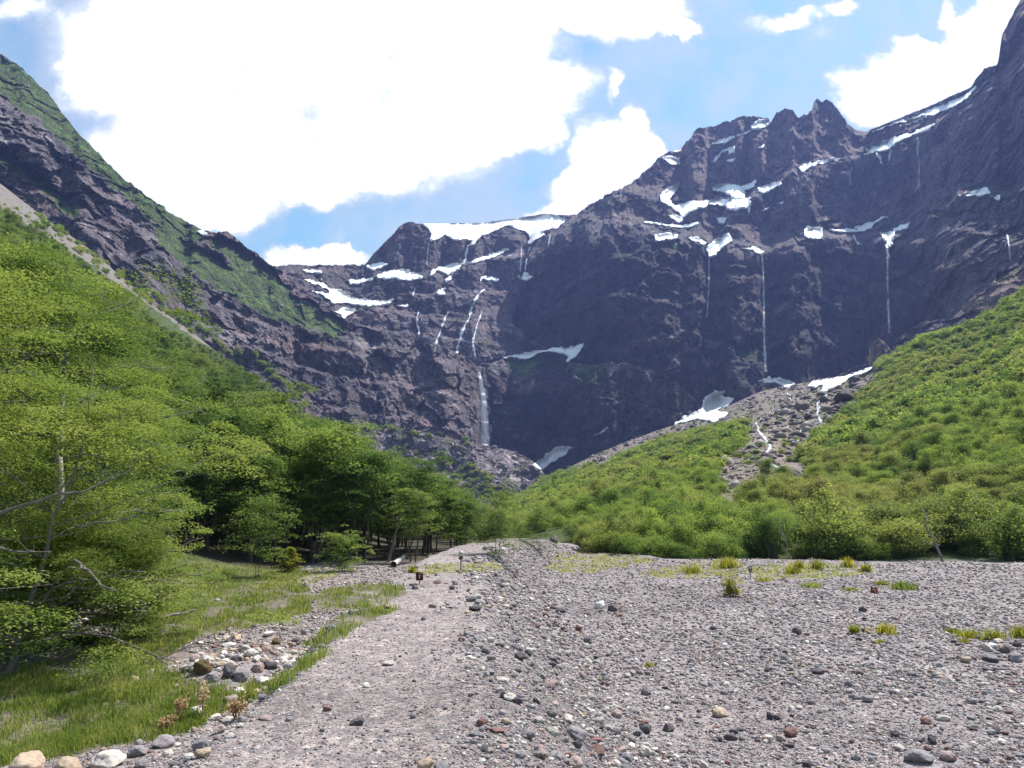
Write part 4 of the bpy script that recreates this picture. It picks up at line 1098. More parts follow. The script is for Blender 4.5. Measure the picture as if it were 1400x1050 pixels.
def build_forest():
    rng = np.random.default_rng(5)
    pts = []
    for (y0, y1, sp) in ((22, 62, 2.7), (62, 130, 4.1), (130, 420, 6.0)):
        x, y = jgrid(rng, -330, 6, y0, y1, sp)
        pts.append(np.stack([x, y, np.full(x.shape, sp)], 1))
    p = np.concatenate(pts); X, Y = p[:, 0], p[:, 1]
    a = X / Y; Z = H(X, Y)
    px, py = proj(X, Y, Z)
    t = np.clip((Y - y_foot(a)) / (y_end(a) - y_foot(a)), 0, 1)
    tmax = np.interp(a, [-.75, -.45, -.36, -.30], [.94, .94, .94, .95])
    keep = (Y > forest_edge(px)) & (px < 742) & (px > -330) & (t < tmax) & ~((px > 700) & (Y > 80)) & (a > -1.0)
    keep &= ~((px > 655) & (px < 700) & (Y > 150))
    X, Y, Z, px, t = X[keep], Y[keep], Z[keep], px[keep], t[keep]
    hh = np.interp(px, [-400, 100, 300, 480, 540, 600, 660, 740], [8, 8.2, 7.4, 8.4, 9.0, 7.6, 5.0, 3.2])
    hh = np.where(px > 640, np.minimum(hh, 4.6), hh)
    front = np.clip((Y - forest_edge(px)) / 5, 0, 1)
    hh = hh * (.74 + .26 * front)
    hh = hh * (1 - .34 * sstep(.05, .7, t)) * rng.uniform(.6, 1.3, len(X))
    sil = curve([(-330, 60), (0, 262), (60, 300), (130, 350), (215, 425), (330, 486), (430, 542), (520, 598), (600, 638), (650, 672), (690, 696), (742, 722)], 31)
    cap = ray(px, sil(px))[1] * Y + CAMZ - Z
    cap = cap - np.interp(px, [200, 420], [.016, .004]) * Y
    hh = np.minimum(hh, cap * rng.uniform(.68, .92, len(X)))
    ok = hh > 1.4
    X, Y, Z, px, t, hh = X[ok], Y[ok], Z[ok], px[ok], t[ok], hh[ok]
    s = hh / 8.
    pick = rng.integers(0, len(BEECH), len(X)); rz = rng.uniform(0, 6.28, len(X))
    vis = (px > -25) & (px < 760)
    d = np.where(vis, Y, 1e9)
    order = np.argsort(d)
    ind = order[:300]; rest = order[300:]
    ind = ind[d[ind] < 1e8]
    front_row = sorted([i for i in ind if Y[i] < forest_edge(px[i]) + 2.6], key=lambda i: -px[i])
    rank = {i: n for n, i in enumerate(front_row)}
    firsts = {}
    for i in ind:
        P = (X[i], Y[i], Z[i] - .05)
        if i in rank:
            n = rank[i]
            w = ORD[n] if n < 20 else None
            lab = (f'green southern beech in the left forest front row, {w} from its right end' if w else 'green southern beech in the front row of the forest behind the leaning pale branch')
        elif Y[i] < 62: lab = 'green southern beech standing inside the left forest just behind its front row'
        elif Y[i] < 100: lab = 'green southern beech on the foot of the left slope, above the front trees'
        else: lab = 'green southern beech on the lower left slope among many alike'
        r = place_tree('beech_tree', BEECH[pick[i]], P, rz[i], s[i], lab, 'tree', 'southern beech trees of the left forest')
        firsts.setdefault(int(pick[i]), r)
    var = [[c for c in firsts[k].children] for k in sorted(firsts)]
    mp = {k: n for n, k in enumerate(sorted(firsts))}
    scatter_gn('beech_forest', var, np.stack([X, Y, Z - .1], 1)[rest], rz[rest], s[rest], [mp.get(int(k), 0) for k in pick[rest]], 'dense green beech forest covering the left slope up to the pale scree strip', 'forest')
build_forest()

def build_shrubs():
    rng = np.random.default_rng(8)
    pts = []
    for (y0, y1, sp) in ((40, 90, 1.6), (90, 200, 2.0), (200, 460, 2.8), (460, 780, 4.2)):
        x, y = jgrid(rng, -60, 640, y0, y1, sp); pts.append(np.stack([x, y, np.full(x.shape, sp)], 1))
    p = np.concatenate(pts); X, Y, SP = p.T
    a = X / Y
    k = (a < .95) & (a > -.04); X, Y, SP, a = X[k], Y[k], SP[k], a[k]
    Z = H(X, Y); px, py = proj(X, Y, Z)
    t = (Y - y_foot(a)) / (y_end(a) - y_foot(a))
    fr = np.interp(px, [660, 745, 785, 850, 1000, 1700], [3, 3, -2.0, -.5, .3, .5])
    keep = (Y > y_foot(a) + fr + 3.4 * np.maximum(0, perlin(X / 5., 3.3, 1.) + .15) * (px > 1000)) & (t < np.interp(px, [690, 760, 900, 1000, 1180, 1230], [.98, .93, .93, .90, .96, .99]))
    keep &= ~((px > 700) & (px < 790) & (Y < 100) & (py > 715)) & (px > 664)
    sm = scree_mask(px, py)
    keep &= ~(sm & (t > .02) & (rng.uniform(0, 1, len(X)) > .03))
    thin = fbm(X / 9, Y / 9, 6, 2) > .30
    keep &= ~thin
    X, Y, Z, px, py, t, SP = [q[keep] for q in (X, Y, Z, px, py, t, SP)]
    hs = np.interp(Y, [40, 60, 100, 300, 700], [.60, .62, .70, .90, 1.25])
    hs = hs * np.where((Y < 54) & (px > 1100), 1.4, np.where(Y < 52, 1.15, 1.0)) * np.where((px < 1000) & (Y < 85), .92, 1) * rng.choice([.5, .75, 1., 1.15, 1.5], len(X)) * rng.uniform(.85, 1.15, len(X)) * (1 + .5 * fbm(X / 30, Y / 30, 1, 2))
    hs = np.where(sm[keep], .5, hs)
    rz = rng.uniform(0, 6.28, len(X)); pick = rng.integers(0, 5, len(X))
    vis = (px > 655) & (px < 1430); d = np.where(vis, Y, 1e9); order = np.argsort(d)
    ind = order[:300]; rest = order[300:]
    row = sorted([i for i in ind if Y[i] < y_foot(np.array([X[i] / Y[i]]))[0] + 2.0], key=lambda i: px[i])
    rank = {i: n for n, i in enumerate(row)}
    for i in ind:
        if i in rank:
            n = rank[i]; m = len(row) - 1 - n
            if n < 20: lab = f'bushy green beech shrub along the gravel edge, {ORD[n]} from left in the row'
            elif m < 20: lab = f'bushy green beech shrub along the gravel edge, {ORD[m]} from right in the row'
            else: lab = 'bushy green beech shrub in the middle of the row along the gravel edge'
        else: lab = 'rounded green beech shrub packed behind the front row on the right slope'
        place_tree('beech_shrub', SHRUB[pick[i]], (X[i], Y[i], Z[i] - .1), rz[i], hs[i], lab, 'shrub', 'beech shrubs of the right slope', ('stems', 'foliage'))
    near = rest[Y[rest] < 130]; far = rest[Y[rest] >= 130]
    reps = {}
    for o in COL.objects:
        if o.parent is not None and o.parent.name.startswith('beech_shrub'): reps.setdefault(o.data.name, o)
    var = [[reps[SHRUB[k][0].name], reps[SHRUB[k][1].name]] for k in range(5)]
    scatter_gn('beech_scrub', var, np.stack([X, Y, Z - .1], 1)[near], rz[near], hs[near], pick[near], 'close packed green beech scrub on the lower right slope', 'scrub')
    fl = []
    for n, (tm, lm) in enumerate(FARSHRUB):
        i = far[np.argsort(Y[far])[n]]
        r = place_tree('beech_shrub', (tm, lm), (X[i], Y[i], Z[i] - .1), rz[i], hs[i], 'rounded green beech shrub high on the right slope among many alike', 'shrub', 'beech shrubs of the upper right slope', ('stems', 'foliage'))
        fl.append(list(r.children))
    scatter_gn('mountain_scrub', fl, np.stack([X, Y, Z - .2], 1)[far], rz[far], hs[far], pick[far] % 4, 'dense low green scrub covering the upper right slope to the cliff foot', 'scrub')
    # scrub beyond the scree, along the foot of the left cliff, and on the rubble slope
    Pp = []
    for (x0, y0, x1, y1, n, dy) in ((20, 285, 330, 500, 130, 9), (330, 480, 420, 560, 40, 6), (600, 635, 700, 690, 26, 16), (490, 590, 640, 612, 18, 4), (640, 650, 700, 690, 40, 12)):
        u = rng.uniform(0, 1, n); Pp.append(np.stack([x0 + (x1 - x0) * u, y0 + (y1 - y0) * u + rng.uniform(-dy, dy, n) - 6], 1))
    Pp = np.concatenate(Pp); D = surf(Pp[:, 0], Pp[:, 1]); ok = np.isfinite(D); Pp, D = Pp[ok], D[ok]
    a, e = ray(Pp[:, 0], Pp[:, 1]); n = len(D)
    scatter_gn('cliff_scrub', fl, np.stack([a * D, D, CAMZ + e * D - .6], 1), rng.uniform(0, 6, n), rng.uniform(.7, 1.5, n) * D / 420, rng.integers(0, 4, n), 'scattered dark green bushes at the foot of the left cliff', 'scrub')
build_shrubs()

def local(p): return np.asarray(p, float)

# the big near trees at the left edge
def build_near_trees():
    def near(px, Y, sc, lab, gen, leafmat, bark, rz):
        a, _ = ray(px, 900); X = float(a) * Y; z = float(H(np.array([X]), np.array([Y]))[0])
        ms = tree_meshes('near_beech', gen, leafmat, bark)
        return place_tree('beech_tree', ms, (X, Y, z - .05), rz, sc, lab, 'tree', 'large trees beside the grass')
    near(-25, 13.5, 1.0, 'large yellowish beech with layered low boughs overhanging the grass at far left',
         gen_tree(101, 4.9, 3.6, .10, 2, 40, 7, 420, .055, 'dome', .16, .125, 0, False, .42, .4), M_LEAFY, M_DEAD, .4)
    near(15, 19.5, 1.0, 'tall yellow green beech behind the low boughs at the left edge, tallest in the photo',
         gen_tree(102, 10.4, 3.5, .10, 3, 60, 6, 360, .07, 'dome', .15, .095, 0, False, .42, 0.0), M_LEAFY, M_DEAD, 1.9)
    near(-130, 15.5, 1.0, 'tall yellow green beech cut off by the left edge of the picture',
         gen_tree(103, 8.0, 3.1, .10, 2, 48, 6, 330, .065, 'dome', .15, .10, 0, False, .42, 0.0), M_LEAFY, M_DEAD, 2.6)
    near(105, 24.5, 1.0, 'mid green beech with bare pale limbs between the near boughs and the forest',
         gen_tree(104, 8.2, 2.3, .14, 2, 44, 6, 300, .07, 'dome', .14, .095, 0, False, .42, 0.0), M_LEAF, M_PALE, 3.3)
    near(165, 29.5, 1.0, 'dark green beech with a pale trunk at the left end of the forest front',
         gen_tree(105, 6.2, 2.0, .14, 2, 40, 6, 240, .07, 'dome', .14, .10, 0, False, .42, 0.0), M_LEAF, M_PALE, .9)
    near(40, 15.0, 1.0, 'low spreading beech bough clump close to the ground at the left edge',
         gen_tree(106, 2.3, 2.5, .12, 3, 30, 7, 330, .05, 'dome', .2, .19, 0, False, .42, .6), M_LEAFY, M_DEAD, 2.0)
    near(150, 17.0, 1.0, 'small low beech bush at the tip of the low boughs, beside the grass',
         gen_tree(107, 2.0, 1.5, .12, 3, 24, 7, 300, .05, 'dome', .2, .18, 0, False, .42, .3), M_LEAFY, M_DEAD, 4.0)
    for px, py, Hh, R, lab, sd in ((395, 782, 1.25, .62, 'small bright yellow green conical beech sapling at the forest edge', 111), (465, 782, 1.7, 1.15, 'low spreading green beech sapling right of the bright conical sapling', 112),
                                  (345, 790, 3.4, 1.4, 'young beech on a thin bare stem left of the bright conical sapling', 113), (735, 752, 2.6, 1.2, 'lone thin stemmed bush at the right tip of the left forest', 114),
                                  (675, 760, 2.6, 1.3, 'leafy bush at the forest tip left of the lone thin stemmed bush', 115)):
        P = on_ground(px, py)
        ms = tree_meshes('sapling', gen_tree(sd, Hh, R, .1 if sd != 113 else .25, 2 if sd != 111 else 1, 26, 6, 40, .075, 'cone' if sd == 111 else 'dome', .08 * 8 / Hh * .3, .16), M_TUFT if sd == 111 else M_LEAF)
        place_tree('beech_sapling', ms, P, sd, 1.0, lab, 'sapling', None)
build_near_trees()

# ------------------------------------------------------------------ dead wood
def wood(name, pts, rad, mat, lab, cat, twigs=0, seed=0):
    rng = np.random.default_rng(seed); mb = MB()
    pts = np.array(pts, float); n = 8
    s = np.linspace(0, 1, len(pts)); q = np.linspace(0, 1, n)
    P = np.stack([np.interp(q, s, pts[:, k]) for k in range(3)], 1); L = np.linalg.norm(pts[-1] - pts[0])
    P[1:-1] += rng.normal(0, L * .012, (n - 2, 3))
    mb.tube(P, np.interp(q, [0, 1], rad), 7)
    o = link(name, mb.mesh(name, [mat], True), label=lab, cat=cat)
    for k in range(twigs):
        i = rng.integers(2, n - 1); l2 = L * rng.uniform(.15, .4)
        d = rng.normal(0, 1, 3); d[2] = abs(d[2]) * .8 + .2; d /= np.linalg.norm(d)
        m2 = MB(); m2.tube(wander(rng, P[i], P[i] + d * l2, 5, l2 * .07), np.array([1, .75, .5, .3, .12]) * np.interp(q[i], [0, 1], rad) * .6, 5)
        link('branch', m2.mesh('branch', [mat], True), o)
    return o
def W(px, py, Y): 
    a, e = ray(px, py); return (float(a) * Y, Y, CAMZ + float(e) * Y)
def build_wood():
    wood('dead_branch', [W(188, 668, 30), W(215, 648, 29.5), W(243, 626, 29)], (.07, .025), M_PALE, 'pale bare branch slanting out of the trees on the left', 'branch', 1, 1)
    wood('dead_tree', [W(82, 690, 17.2), W(83, 620, 17.2), W(85, 568, 17.3), W(86, 535, 17.3)], (.10, .04), M_PALE, 'bleached forked dead trunk among the near left boughs', 'dead tree', 0, 2)
    wood('dead_tree', [W(84, 622, 16.9), W(108, 600, 16.8), W(122, 545, 16.8), W(128, 500, 16.8)], (.06, .015), M_DEAD, 'grey leaning dead limb right of the bleached forked trunk', 'dead tree', 5, 3)
    wood('dead_branch', [W(90, 567, 16.6), W(125, 545, 16.5), W(135, 540, 16.5)], (.035, .02), M_PALE, 'white broken branch crossing the grey leaning dead limb', 'branch', 1, 4)
    wood('dead_branch', [W(-10, 705, 11.2), W(60, 682, 11.2), W(130, 665, 11.4), W(185, 640, 11.6)], (.032, .008), M_DEAD, 'long bare grey bough reaching right from the left edge', 'branch', 4, 5)
    wood('dead_branch', [W(100, 718, 11.6), W(150, 714, 11.5), W(190, 705, 11.5)], (.016, .007), M_DEAD, 'crooked grey bough low in the near beech', 'branch', 3, 6)
    wood('dead_branch', [W(-5, 748, 10.8), W(30, 755, 10.8), W(70, 754, 10.9)], (.018, .007), M_DEAD, 'bare bough at the very left edge under the long grey bough', 'branch', 2, 7)
    p = [on_ground(212, 853), on_ground(268, 845)]
    wood('dead_branch', [p[0] + [0, 0, .12], p[1] + [0, 0, .2]], (.05, .02), M_DEAD, 'grey dead branch lying in the grass above the stony mound', 'branch', 2, 8)
    p = on_ground(110, 862); wood('dead_branch', [p + [-1.6, 0, .5], p + [0, 0, .35], p + [1.3, 0, .3]], (.06, .025), M_DEAD, 'dark fallen bough at the shady foot of the near beech', 'branch', 4, 9)
    a, b = on_ground(538, 776), on_ground(552, 770)
    wood('fallen_log', [a + [0, 0, .15], b + [0, 0, .35]], (.16, .11), M_PALE, 'pale fallen log at the forest edge left of the red marker', 'log', 0, 10)
    wood('dead_tree', [W(528, 778, 42), W(540, 735, 42), W(548, 700, 42)], (.10, .05), M_DEAD, 'leaning grey trunk in the dark gap of the forest front', 'dead tree', 2, 11)
    for i, (x0, y0, x1, y1, Y, r, m, lab) in enumerate([
        (1292, 775, 1262, 712, 44.5, .14, M_DEAD, 'leaning grey dead trunk with a white broken top at the gravel edge on the right'), (1338, 712, 1316, 680, 52, .12, M_DEAD, 'forked dead snag highest among the right bushes'),
        (1325, 712, 1311, 684, 51.5, .07, M_PALE, 'thin white dead stem just left of the forked dead snag'), (1082, 770, 1062, 712, 47, .09, M_DEAD, 'slanting grey dead stem in the middle of the right bushes'),
        (1268, 712, 1256, 690, 46, .06, M_PALE, 'white twisted dead limb above the leaning grey dead trunk')]):
        yy = Y - 1.5
        wood('dead_tree', [W(x0, y0, yy), W((x0 + x1) / 2 + 3, (y0 + y1) / 2, yy), W(x1, y1, yy)], (r * .6, r * .25), m, lab, 'dead tree', 4, 20 + i)
build_wood()

# ------------------------------------------------------------------ stones
def rock_mesh(seed, sub=3, sharp=.5):
    rng = np.random.default_rng(seed); V, T = ico(sub)
    for _ in range(int(6 + 10 * sharp)):
        d = rng.normal(0, 1, 3); d /= np.linalg.norm(d); c = rng.uniform(.55, .9)
        s = V @ d; V = V - np.maximum(0, s - c)[:, None] * d * (.55 + .4 * sharp)
    n = fbm(V[:, 0] * 1.3 + seed * 3.1, V[:, 1] * 1.3, V[:, 2] * 1.3, 4, .6)
    V = V * (1 + .26 * n + (.05 * fbm(V[:, 0] * 7, V[:, 1] * 7, V[:, 2] * 7 + seed, 3, .6) if sub > 3 else 0))[:, None]
    V *= rng.uniform(.8, 1.15, 3)
    V /= np.abs(V[:, :2]).max()
    return V, T
ROCKS = []
for i in range(14):
    V, T = rock_mesh(300 + i, 4, .4 + (i % 3) * .35)
    ROCKS.append(mesh_from('stone', V, None, T, [M_STONE], i % 3 == 0))
RCOL = {'grey': (.24, .22, .232), 'dark grey': (.085, .075, .083), 'pale': (.46, .425, .39), 'tan': (.40, .31, .235), 'reddish': (.20, .115, .105), 'mossy brown': (.115, .082, .035), 'white': (.62, .60, .57), 'pinkish': (.34, .26, .245)}

def put_stone(name, X, Y, r, sq, rz, colr, lab, cat, group, var, sink=.3, sy=.8):
    z = float(H(np.array([X]), np.array([Y]))[0])
    o = link(name, ROCKS[var % len(ROCKS)], label=lab, cat=cat, group=group, loc=(X, Y, z + r * sq * (1 - sink) * .8))
    o.scale = (r, r * sy, r * sq); o.rotation_euler = (0, 0, rz)
    o.color = (*colr, 1)
    return o

NAMED = [  # picture position of the foot, width in picture px, height ratio, colour, label
    (28, 1062, 60, .55, 'tan', 'large tan boulder in the bottom left corner beside the grass'), (84, 1060, 44, .5, 'tan', 'smaller tan boulder just right of the one in the bottom left corner'),
    (142, 1050, 46, .5, 'pale', 'pale boulder at the edge of the grass, third from the bottom left corner'), (183, 1035, 30, .55, 'grey', 'blue grey boulder between grass and gravel right of the pale one'),
    (272, 1026, 26, .75, 'grey', 'rounded grey boulder on the gravel bank near the dry flowers'), (218, 1022, 34, .45, 'grey', 'flat grey stone behind the rounded grey boulder'),
    (298, 1003, 28, .6, 'pinkish', 'pinkish boulder at the grass edge right of the dry flowers'), (356, 960, 20, .75, 'grey', 'rounded grey stone perched at the grass edge above the pinkish boulder'),
    (330, 968, 20, .5, 'reddish', 'reddish stone at the grass edge left of the perched grey stone'), (362, 985, 24, .4, 'pinkish', 'flat pinkish stone on the bank below the perched grey stone'),
    (487, 992, 24, .55, 'dark grey', 'dark stone with pale top lying alone on the path'), (578, 1055, 34, .65, 'tan', 'rounded tan stone at the bottom edge in the middle of the path'), (603, 1055, 24, .6, 'grey', 'grey stone touching the tan stone at the bottom edge'),
    (447, 972, 14, .6, 'reddish', 'small reddish stone on the left of the path'), (530, 910, 24, .3, 'pale', 'flat cream coloured stone in the middle of the path'), (500, 940, 11, .6, 'white', 'small white stone on the path below the flat cream one'),
    (274, 922, 34, .75, 'mossy brown', 'mossy brown boulder at the left of the stony mound'), (312, 925, 30, .8, 'dark grey', 'big dark grey boulder at the front of the stony mound'), (327, 930, 36, .5, 'grey', 'rounded grey boulder at the foot of the stony mound'),
    (290, 932, 28, .5, 'grey', 'grey boulder left of the big dark one at the front of the stony mound'), (349, 905, 17, .8, 'white', 'bright white pointed stone in the middle of the stony mound'), (368, 915, 22, .7, 'dark grey', 'dark rounded stone at the right front of the stony mound'),
    (376, 881, 18, .65, 'mossy brown', 'brown stone at the back of the stony mound'), (404, 881, 20, .7, 'dark grey', 'dark stone at the right back of the stony mound'), (322, 876, 22, .6, 'tan', 'tan stone on the back rim of the stony mound'),
    (364, 870, 28, .4, 'white', 'flat pale slab on the back rim of the stony mound'), (310, 884, 26, .3, 'white', 'flat whitish slab at the upper left of the stony mound'), (304, 893, 12, .8, 'tan', 'small tan stone below the flat whitish slab'),
    (292, 886, 12, .5, 'reddish', 'small dark red stone left of the flat whitish slab'), (322, 904, 20, .5, 'dark grey', 'dark flat stone left of the bright white pointed one'), (345, 888, 18, .5, 'reddish', 'reddish stone above the bright white pointed one'),
    (375, 896, 20, .45, 'pinkish', 'pinkish stone right of the bright white pointed one'), (398, 893, 18, .5, 'reddish', 'red stone at the right side of the stony mound'), (352, 918, 24, .55, 'pinkish', 'pinkish stone at the front right foot of the stony mound'),
    (440, 886, 18, .5, 'grey', 'grey stone at the narrow right tip of the stony mound'), (430, 878, 14, .6, 'mossy brown', 'brown stone near the narrow right tip of the stony mound'),
    (567, 806, 12, .7, 'dark grey', 'dark block beside the red marker on the path'), (598, 798, 16, .4, 'reddish', 'flat dark red stone right of the red marker'), (618, 806, 14, .6, 'dark grey', 'dark stone in the middle of the far path'),
    (644, 823, 20, .5, 'dark grey', 'dark stone with pale top at the right rim of the far path'), (578, 848, 10, .6, 'dark grey', 'small dark stone in the middle of the path beyond the cream one'),
    (712, 903, 22, .7, 'dark grey', 'dark upright stone on the right shoulder of the bank'), (690, 955, 16, .8, 'dark grey', 'dark stone on the shoulder, nearer than the upright one'), (707, 962, 18, .6, 'dark grey', 'dark stone touching a pale one on the bank shoulder'),
    (697, 957, 26, .4, 'pale', 'pale stone leaning on dark stones of the bank shoulder'), (755, 1005, 26, .45, 'pale', 'long pale stone low on the bank slope'), (788, 1012, 32, .55, 'grey', 'big grey boulder at the foot of the bank slope'), (790, 1024, 16, .8, 'dark grey', 'dark stone under the big grey boulder'),
    (845, 982, 22, .6, 'pinkish', 'pinkish boulder at the foot of the bank'), (883, 1002, 22, .75, 'dark grey', 'round dark boulder on the gravel right of the bank foot'), (884, 950, 18, .7, 'grey', 'grey stone above the round dark boulder'),
    (805, 880, 20, .7, 'dark grey', 'dark stone alone at the middle of the gravel'), (1091, 868, 16, .9, 'dark grey', 'dark upright stone in the middle of the right gravel'), (1103, 869, 12, .5, 'dark grey', 'smaller dark stone touching the dark upright one'),
    (1120, 921, 24, .45, 'dark grey', 'flat dark stone in the middle of the right gravel'), (1188, 960, 20, .55, 'grey', 'blue grey stone right of centre on the gravel'), (1083, 1008, 24, .6, 'reddish', 'dark red brown boulder near the bottom of the right gravel'),
    (985, 980, 24, .5, 'tan', 'tan stone with flat top on the right gravel'), (1000, 1012, 24, .5, 'dark grey', 'dark stone below the tan flat topped one'), (1260, 1043, 44, .4, 'grey', 'long flat grey stone at the bottom of the right gravel'),
    (1300, 1040, 26, .45, 'pinkish', 'pinkish stone right of the long flat grey one'), (1181, 837, 14, .7, 'dark grey', 'dark stone in front of the brown sign'), (1175, 876, 14, .6, 'dark grey', 'dark stone below the two yellow green tufts'),
    (1184, 864, 12, .6, 'mossy brown', 'small brown stone between the two yellow green tufts'), (1375, 893, 18, .8, 'dark grey', 'dark stone in the heap at the right edge'), (1393, 905, 22, .7, 'grey', 'grey boulder in the heap at the right edge'), (1352, 890, 20, .6, 'pale', 'pale stone in the heap at the right edge'),
    (1360, 905, 26, .5, 'grey', 'wide grey stone at the front of the heap at the right edge'), (1392, 885, 16, .8, 'dark grey', 'dark stone at the back of the heap at the right edge'), (1322, 906, 18, .5, 'tan', 'tan stone left of the heap at the right edge'),
    (1292, 986, 26, .35, 'pale', 'long pale stone lying at the right of the gravel'), (1267, 990, 16, .6, 'reddish', 'reddish stone left of the long pale one'), (915, 1000, 20, .7, 'dark grey', 'dark stone at the left of the right gravel near the bottom'), (1285, 912, 16, .5, 'grey', 'grey stone right of the two tufts'),
    (820, 832, 18, .6, 'white', 'white stone beside a row of dark stones far out on the gravel'), (838, 836, 18, .6, 'dark grey', 'dark stone right of the white one far out on the gravel'), (768, 838, 22, .5, 'dark grey', 'dark stone at the left end of the far row on the gravel'),
    (792, 862, 14, .6, 'reddish', 'red brown stone on the gravel left of the lone dark stone'),
]

def stone_field():
    rng = np.random.default_rng(77)
    taken = []
    for n, (px, py, w, hr, c, lab) in enumerate(NAMED):
        P = on_ground(px, min(py, 1075)); r = w / 2 * P[1] / F * (.84 if (c == 'dark grey' and px > 480) or 265 < px < 445 else 1)
        taken.append((P[0], P[1], r))
        cc = np.array(RCOL[c]) * rng.uniform(.85, 1.15) * (1.25 if c == 'dark grey' else 1)
        put_stone('boulder' if w * P[1] / F > .45 else 'stone', P[0], P[1] + r * .4, r, hr * 1.15, rng.uniform(0, 6.28), cc, lab, 'boulder' if w * P[1] / F > .45 else 'stone', 'stones set apart on the gravel', n * 5 + 3, .42, rng.uniform(.7, 1.0))
    # the loose stones of the gravel
    n = 185000
    py = 745 + 320 * rng.uniform(0, 1, n) ** .9; px = rng.uniform(-260, 1900, n)
    Y = march(px, py); ok = np.isfinite(Y) & (Y < 95); px, py, Y = px[ok], py[ok], Y[ok]
    a, _ = ray(px, py); X = a * Y; s = X - path_x(Y)
    rmin = np.maximum(.95 * Y / 739., .006)
    rmin = rmin * np.where(Y < 14, .8, 1)
    r = rmin * (1 - rng.uniform(0, 1, len(X))) ** (-1 / 2.9)
    r = np.minimum(r, .095 * rng.uniform(.5, 1.1, len(X)))
    wob = s + 1.1 * fbm(X / .9, Y / 1.6, 3, 3) + rng.normal(0, .25, len(X)); onp = (s > -1.15) & (wob < .9); slope = (wob >= .9) & (s < 3.4 + .8 * perlin(X, Y / 2, 5)); edge = (s > -2.6) & (s < -1.1)
    g = grass_mask(px, py) > .1
    dens = np.where(onp, .26, np.where(slope, .85, np.where(edge, .85, .72)))
    dens = dens * np.where(g, .015, 1) * np.where(ygrass_mask(px, py), .4, 1)
    r = np.where(onp & (r > .02), r * .5, np.where(slope, r * 1.3, r))
    cl = np.clip(1 + 1.1 * fbm(X / 1.6, Y / 2.2, 3, 3), .15, 1.7)
    a_ = X / Y
    bad = ((s < -3) & (Y > 39)) | (Y > y_foot(a_) - 1) | ((X + 8.2) ** 2 / 9 + (Y - 13) ** 2 / 9 < 1)
    k = (rng.uniform(0, 1, len(X)) < dens * cl) & ~bad
    X, Y, r, px, s, onp, slope, edge = X[k], Y[k], r[k], px[k], s[k], onp[k], slope[k], edge[k]
    # the stony mound, the rim of the bank and the heap at the right carry bigger stones
    ex, ey, er = [], [], []
    for cx_, cy_, sx_, sy_, cnt, r0, r1 in ((-4.45, 12.9, .75, 1.0, 240, .035, .13), (13.0, 18.5, 1.0, .8, 40, .06, .16)):
        ex.append(rng.normal(cx_, sx_, cnt)); ey.append(rng.normal(cy_, sy_, cnt)); er.append(r0 + (r1 - r0) * rng.uniform(0, 1, cnt) ** 2.2)
    yy = rng.uniform(6.5, 17, 170); ex.append(path_x(yy) - rng.uniform(1.35, 2.5, 170)); ey.append(yy); er.append(.03 + .07 * rng.uniform(0, 1, 170) ** 2)
    yy = rng.uniform(17, 26, 60); ex.append(path_x(yy) + rng.uniform(-1.6, 3.2, 60)); ey.append(yy); er.append(.04 + .07 * rng.uniform(0, 1, 60) ** 2)
    ex, ey, er = np.concatenate(ex), np.concatenate(ey), np.concatenate(er); ne = len(ex)
    X, Y, r = np.r_[X, ex], np.r_[Y, ey], np.r_[r, er]; px = np.r_[px, proj(ex, ey, H(ex, ey))[0]]; s = X - path_x(Y)
    onp, slope, edge = [np.r_[q, np.zeros(ne, bool)] for q in (onp, slope, edge)]; edge[-ne:] = (s[-ne:] > -2.7) & (s[-ne:] < -1.1)
    for (tx, ty, tr_) in taken:
        m = np.hypot(X - tx, (Y - ty)) > tr_ * 1.05 + r * .5
        X, Y, r, px, s, onp, slope, edge = [q[m] for q in (X, Y, r, px, s, onp, slope, edge)]
    names = list(RCOL); prob = np.array([.52, .11, .16, .04, .055, .004, .03, .10]); prob /= prob.sum()
    ci = rng.choice(len(names), len(X), p=prob)
    colr = np.array([RCOL[q] for q in names])[ci] * rng.uniform(.75, 1.25, (len(X), 1))
    mound = ((X + 4.45) / 2.2) ** 2 + ((Y - 13) / 3) ** 2 < 1
    ci = np.where(mound, rng.choice([0, 2, 3, 4, 6, 7], len(X), p=[.3, .28, .12, .08, .08, .14]), ci)
    colr = np.where(mound[:, None], np.array([RCOL[q] for q in names])[ci] * rng.uniform(.8, 1.3, (len(X), 1)), colr)
    sq = rng.uniform(.32, .75, len(X)); rz = rng.uniform(0, 6.28, len(X)); var = rng.integers(0, 14, len(X))
    size = r / Y; infr = (px > 5) & (px < 1395)
    order = np.argsort(-np.where(infr, size, 0)); m_ind = 300 - len(NAMED)
    ind = order[:m_ind]; rest = order[m_ind:]
    for i in ind:
        c = names[ci[i]]
        shp = 'flat' if sq[i] < .42 else ('rounded' if var[i] % 3 == 0 else 'angular')
        if onp[i]: w = 'lying on the trodden path'
        elif slope[i]: w = 'on the stony right slope of the bank'
        elif edge[i]: w = 'on the bank between path and grass'
        elif s[i] < -2.6: w = 'on the low ground left of the path'
        elif Y[i] > 14: w = 'far out on the gravel flat'
        elif px[i] > 1150: w = 'on the gravel flat towards the bottom right corner'
        else: w = 'on the near gravel flat right of the bank'
        lab = f'{shp} {c} stone {w}'
        put_stone('stone', X[i], Y[i], r[i], sq[i], rz[i], colr[i], lab, 'stone', f'{c} loose stones {w}', var[i], .25, .8)
    # all smaller ones as one gravel mass
    protoL = [rock_mesh(500 + q, 1, .6) for q in range(10)]; protoM = [rock_mesh(520 + q, 2, .6) for q in range(6)]
    Vs, Ts, Cs, off = [], [], [], 0
    Zr = H(X[rest], Y[rest])
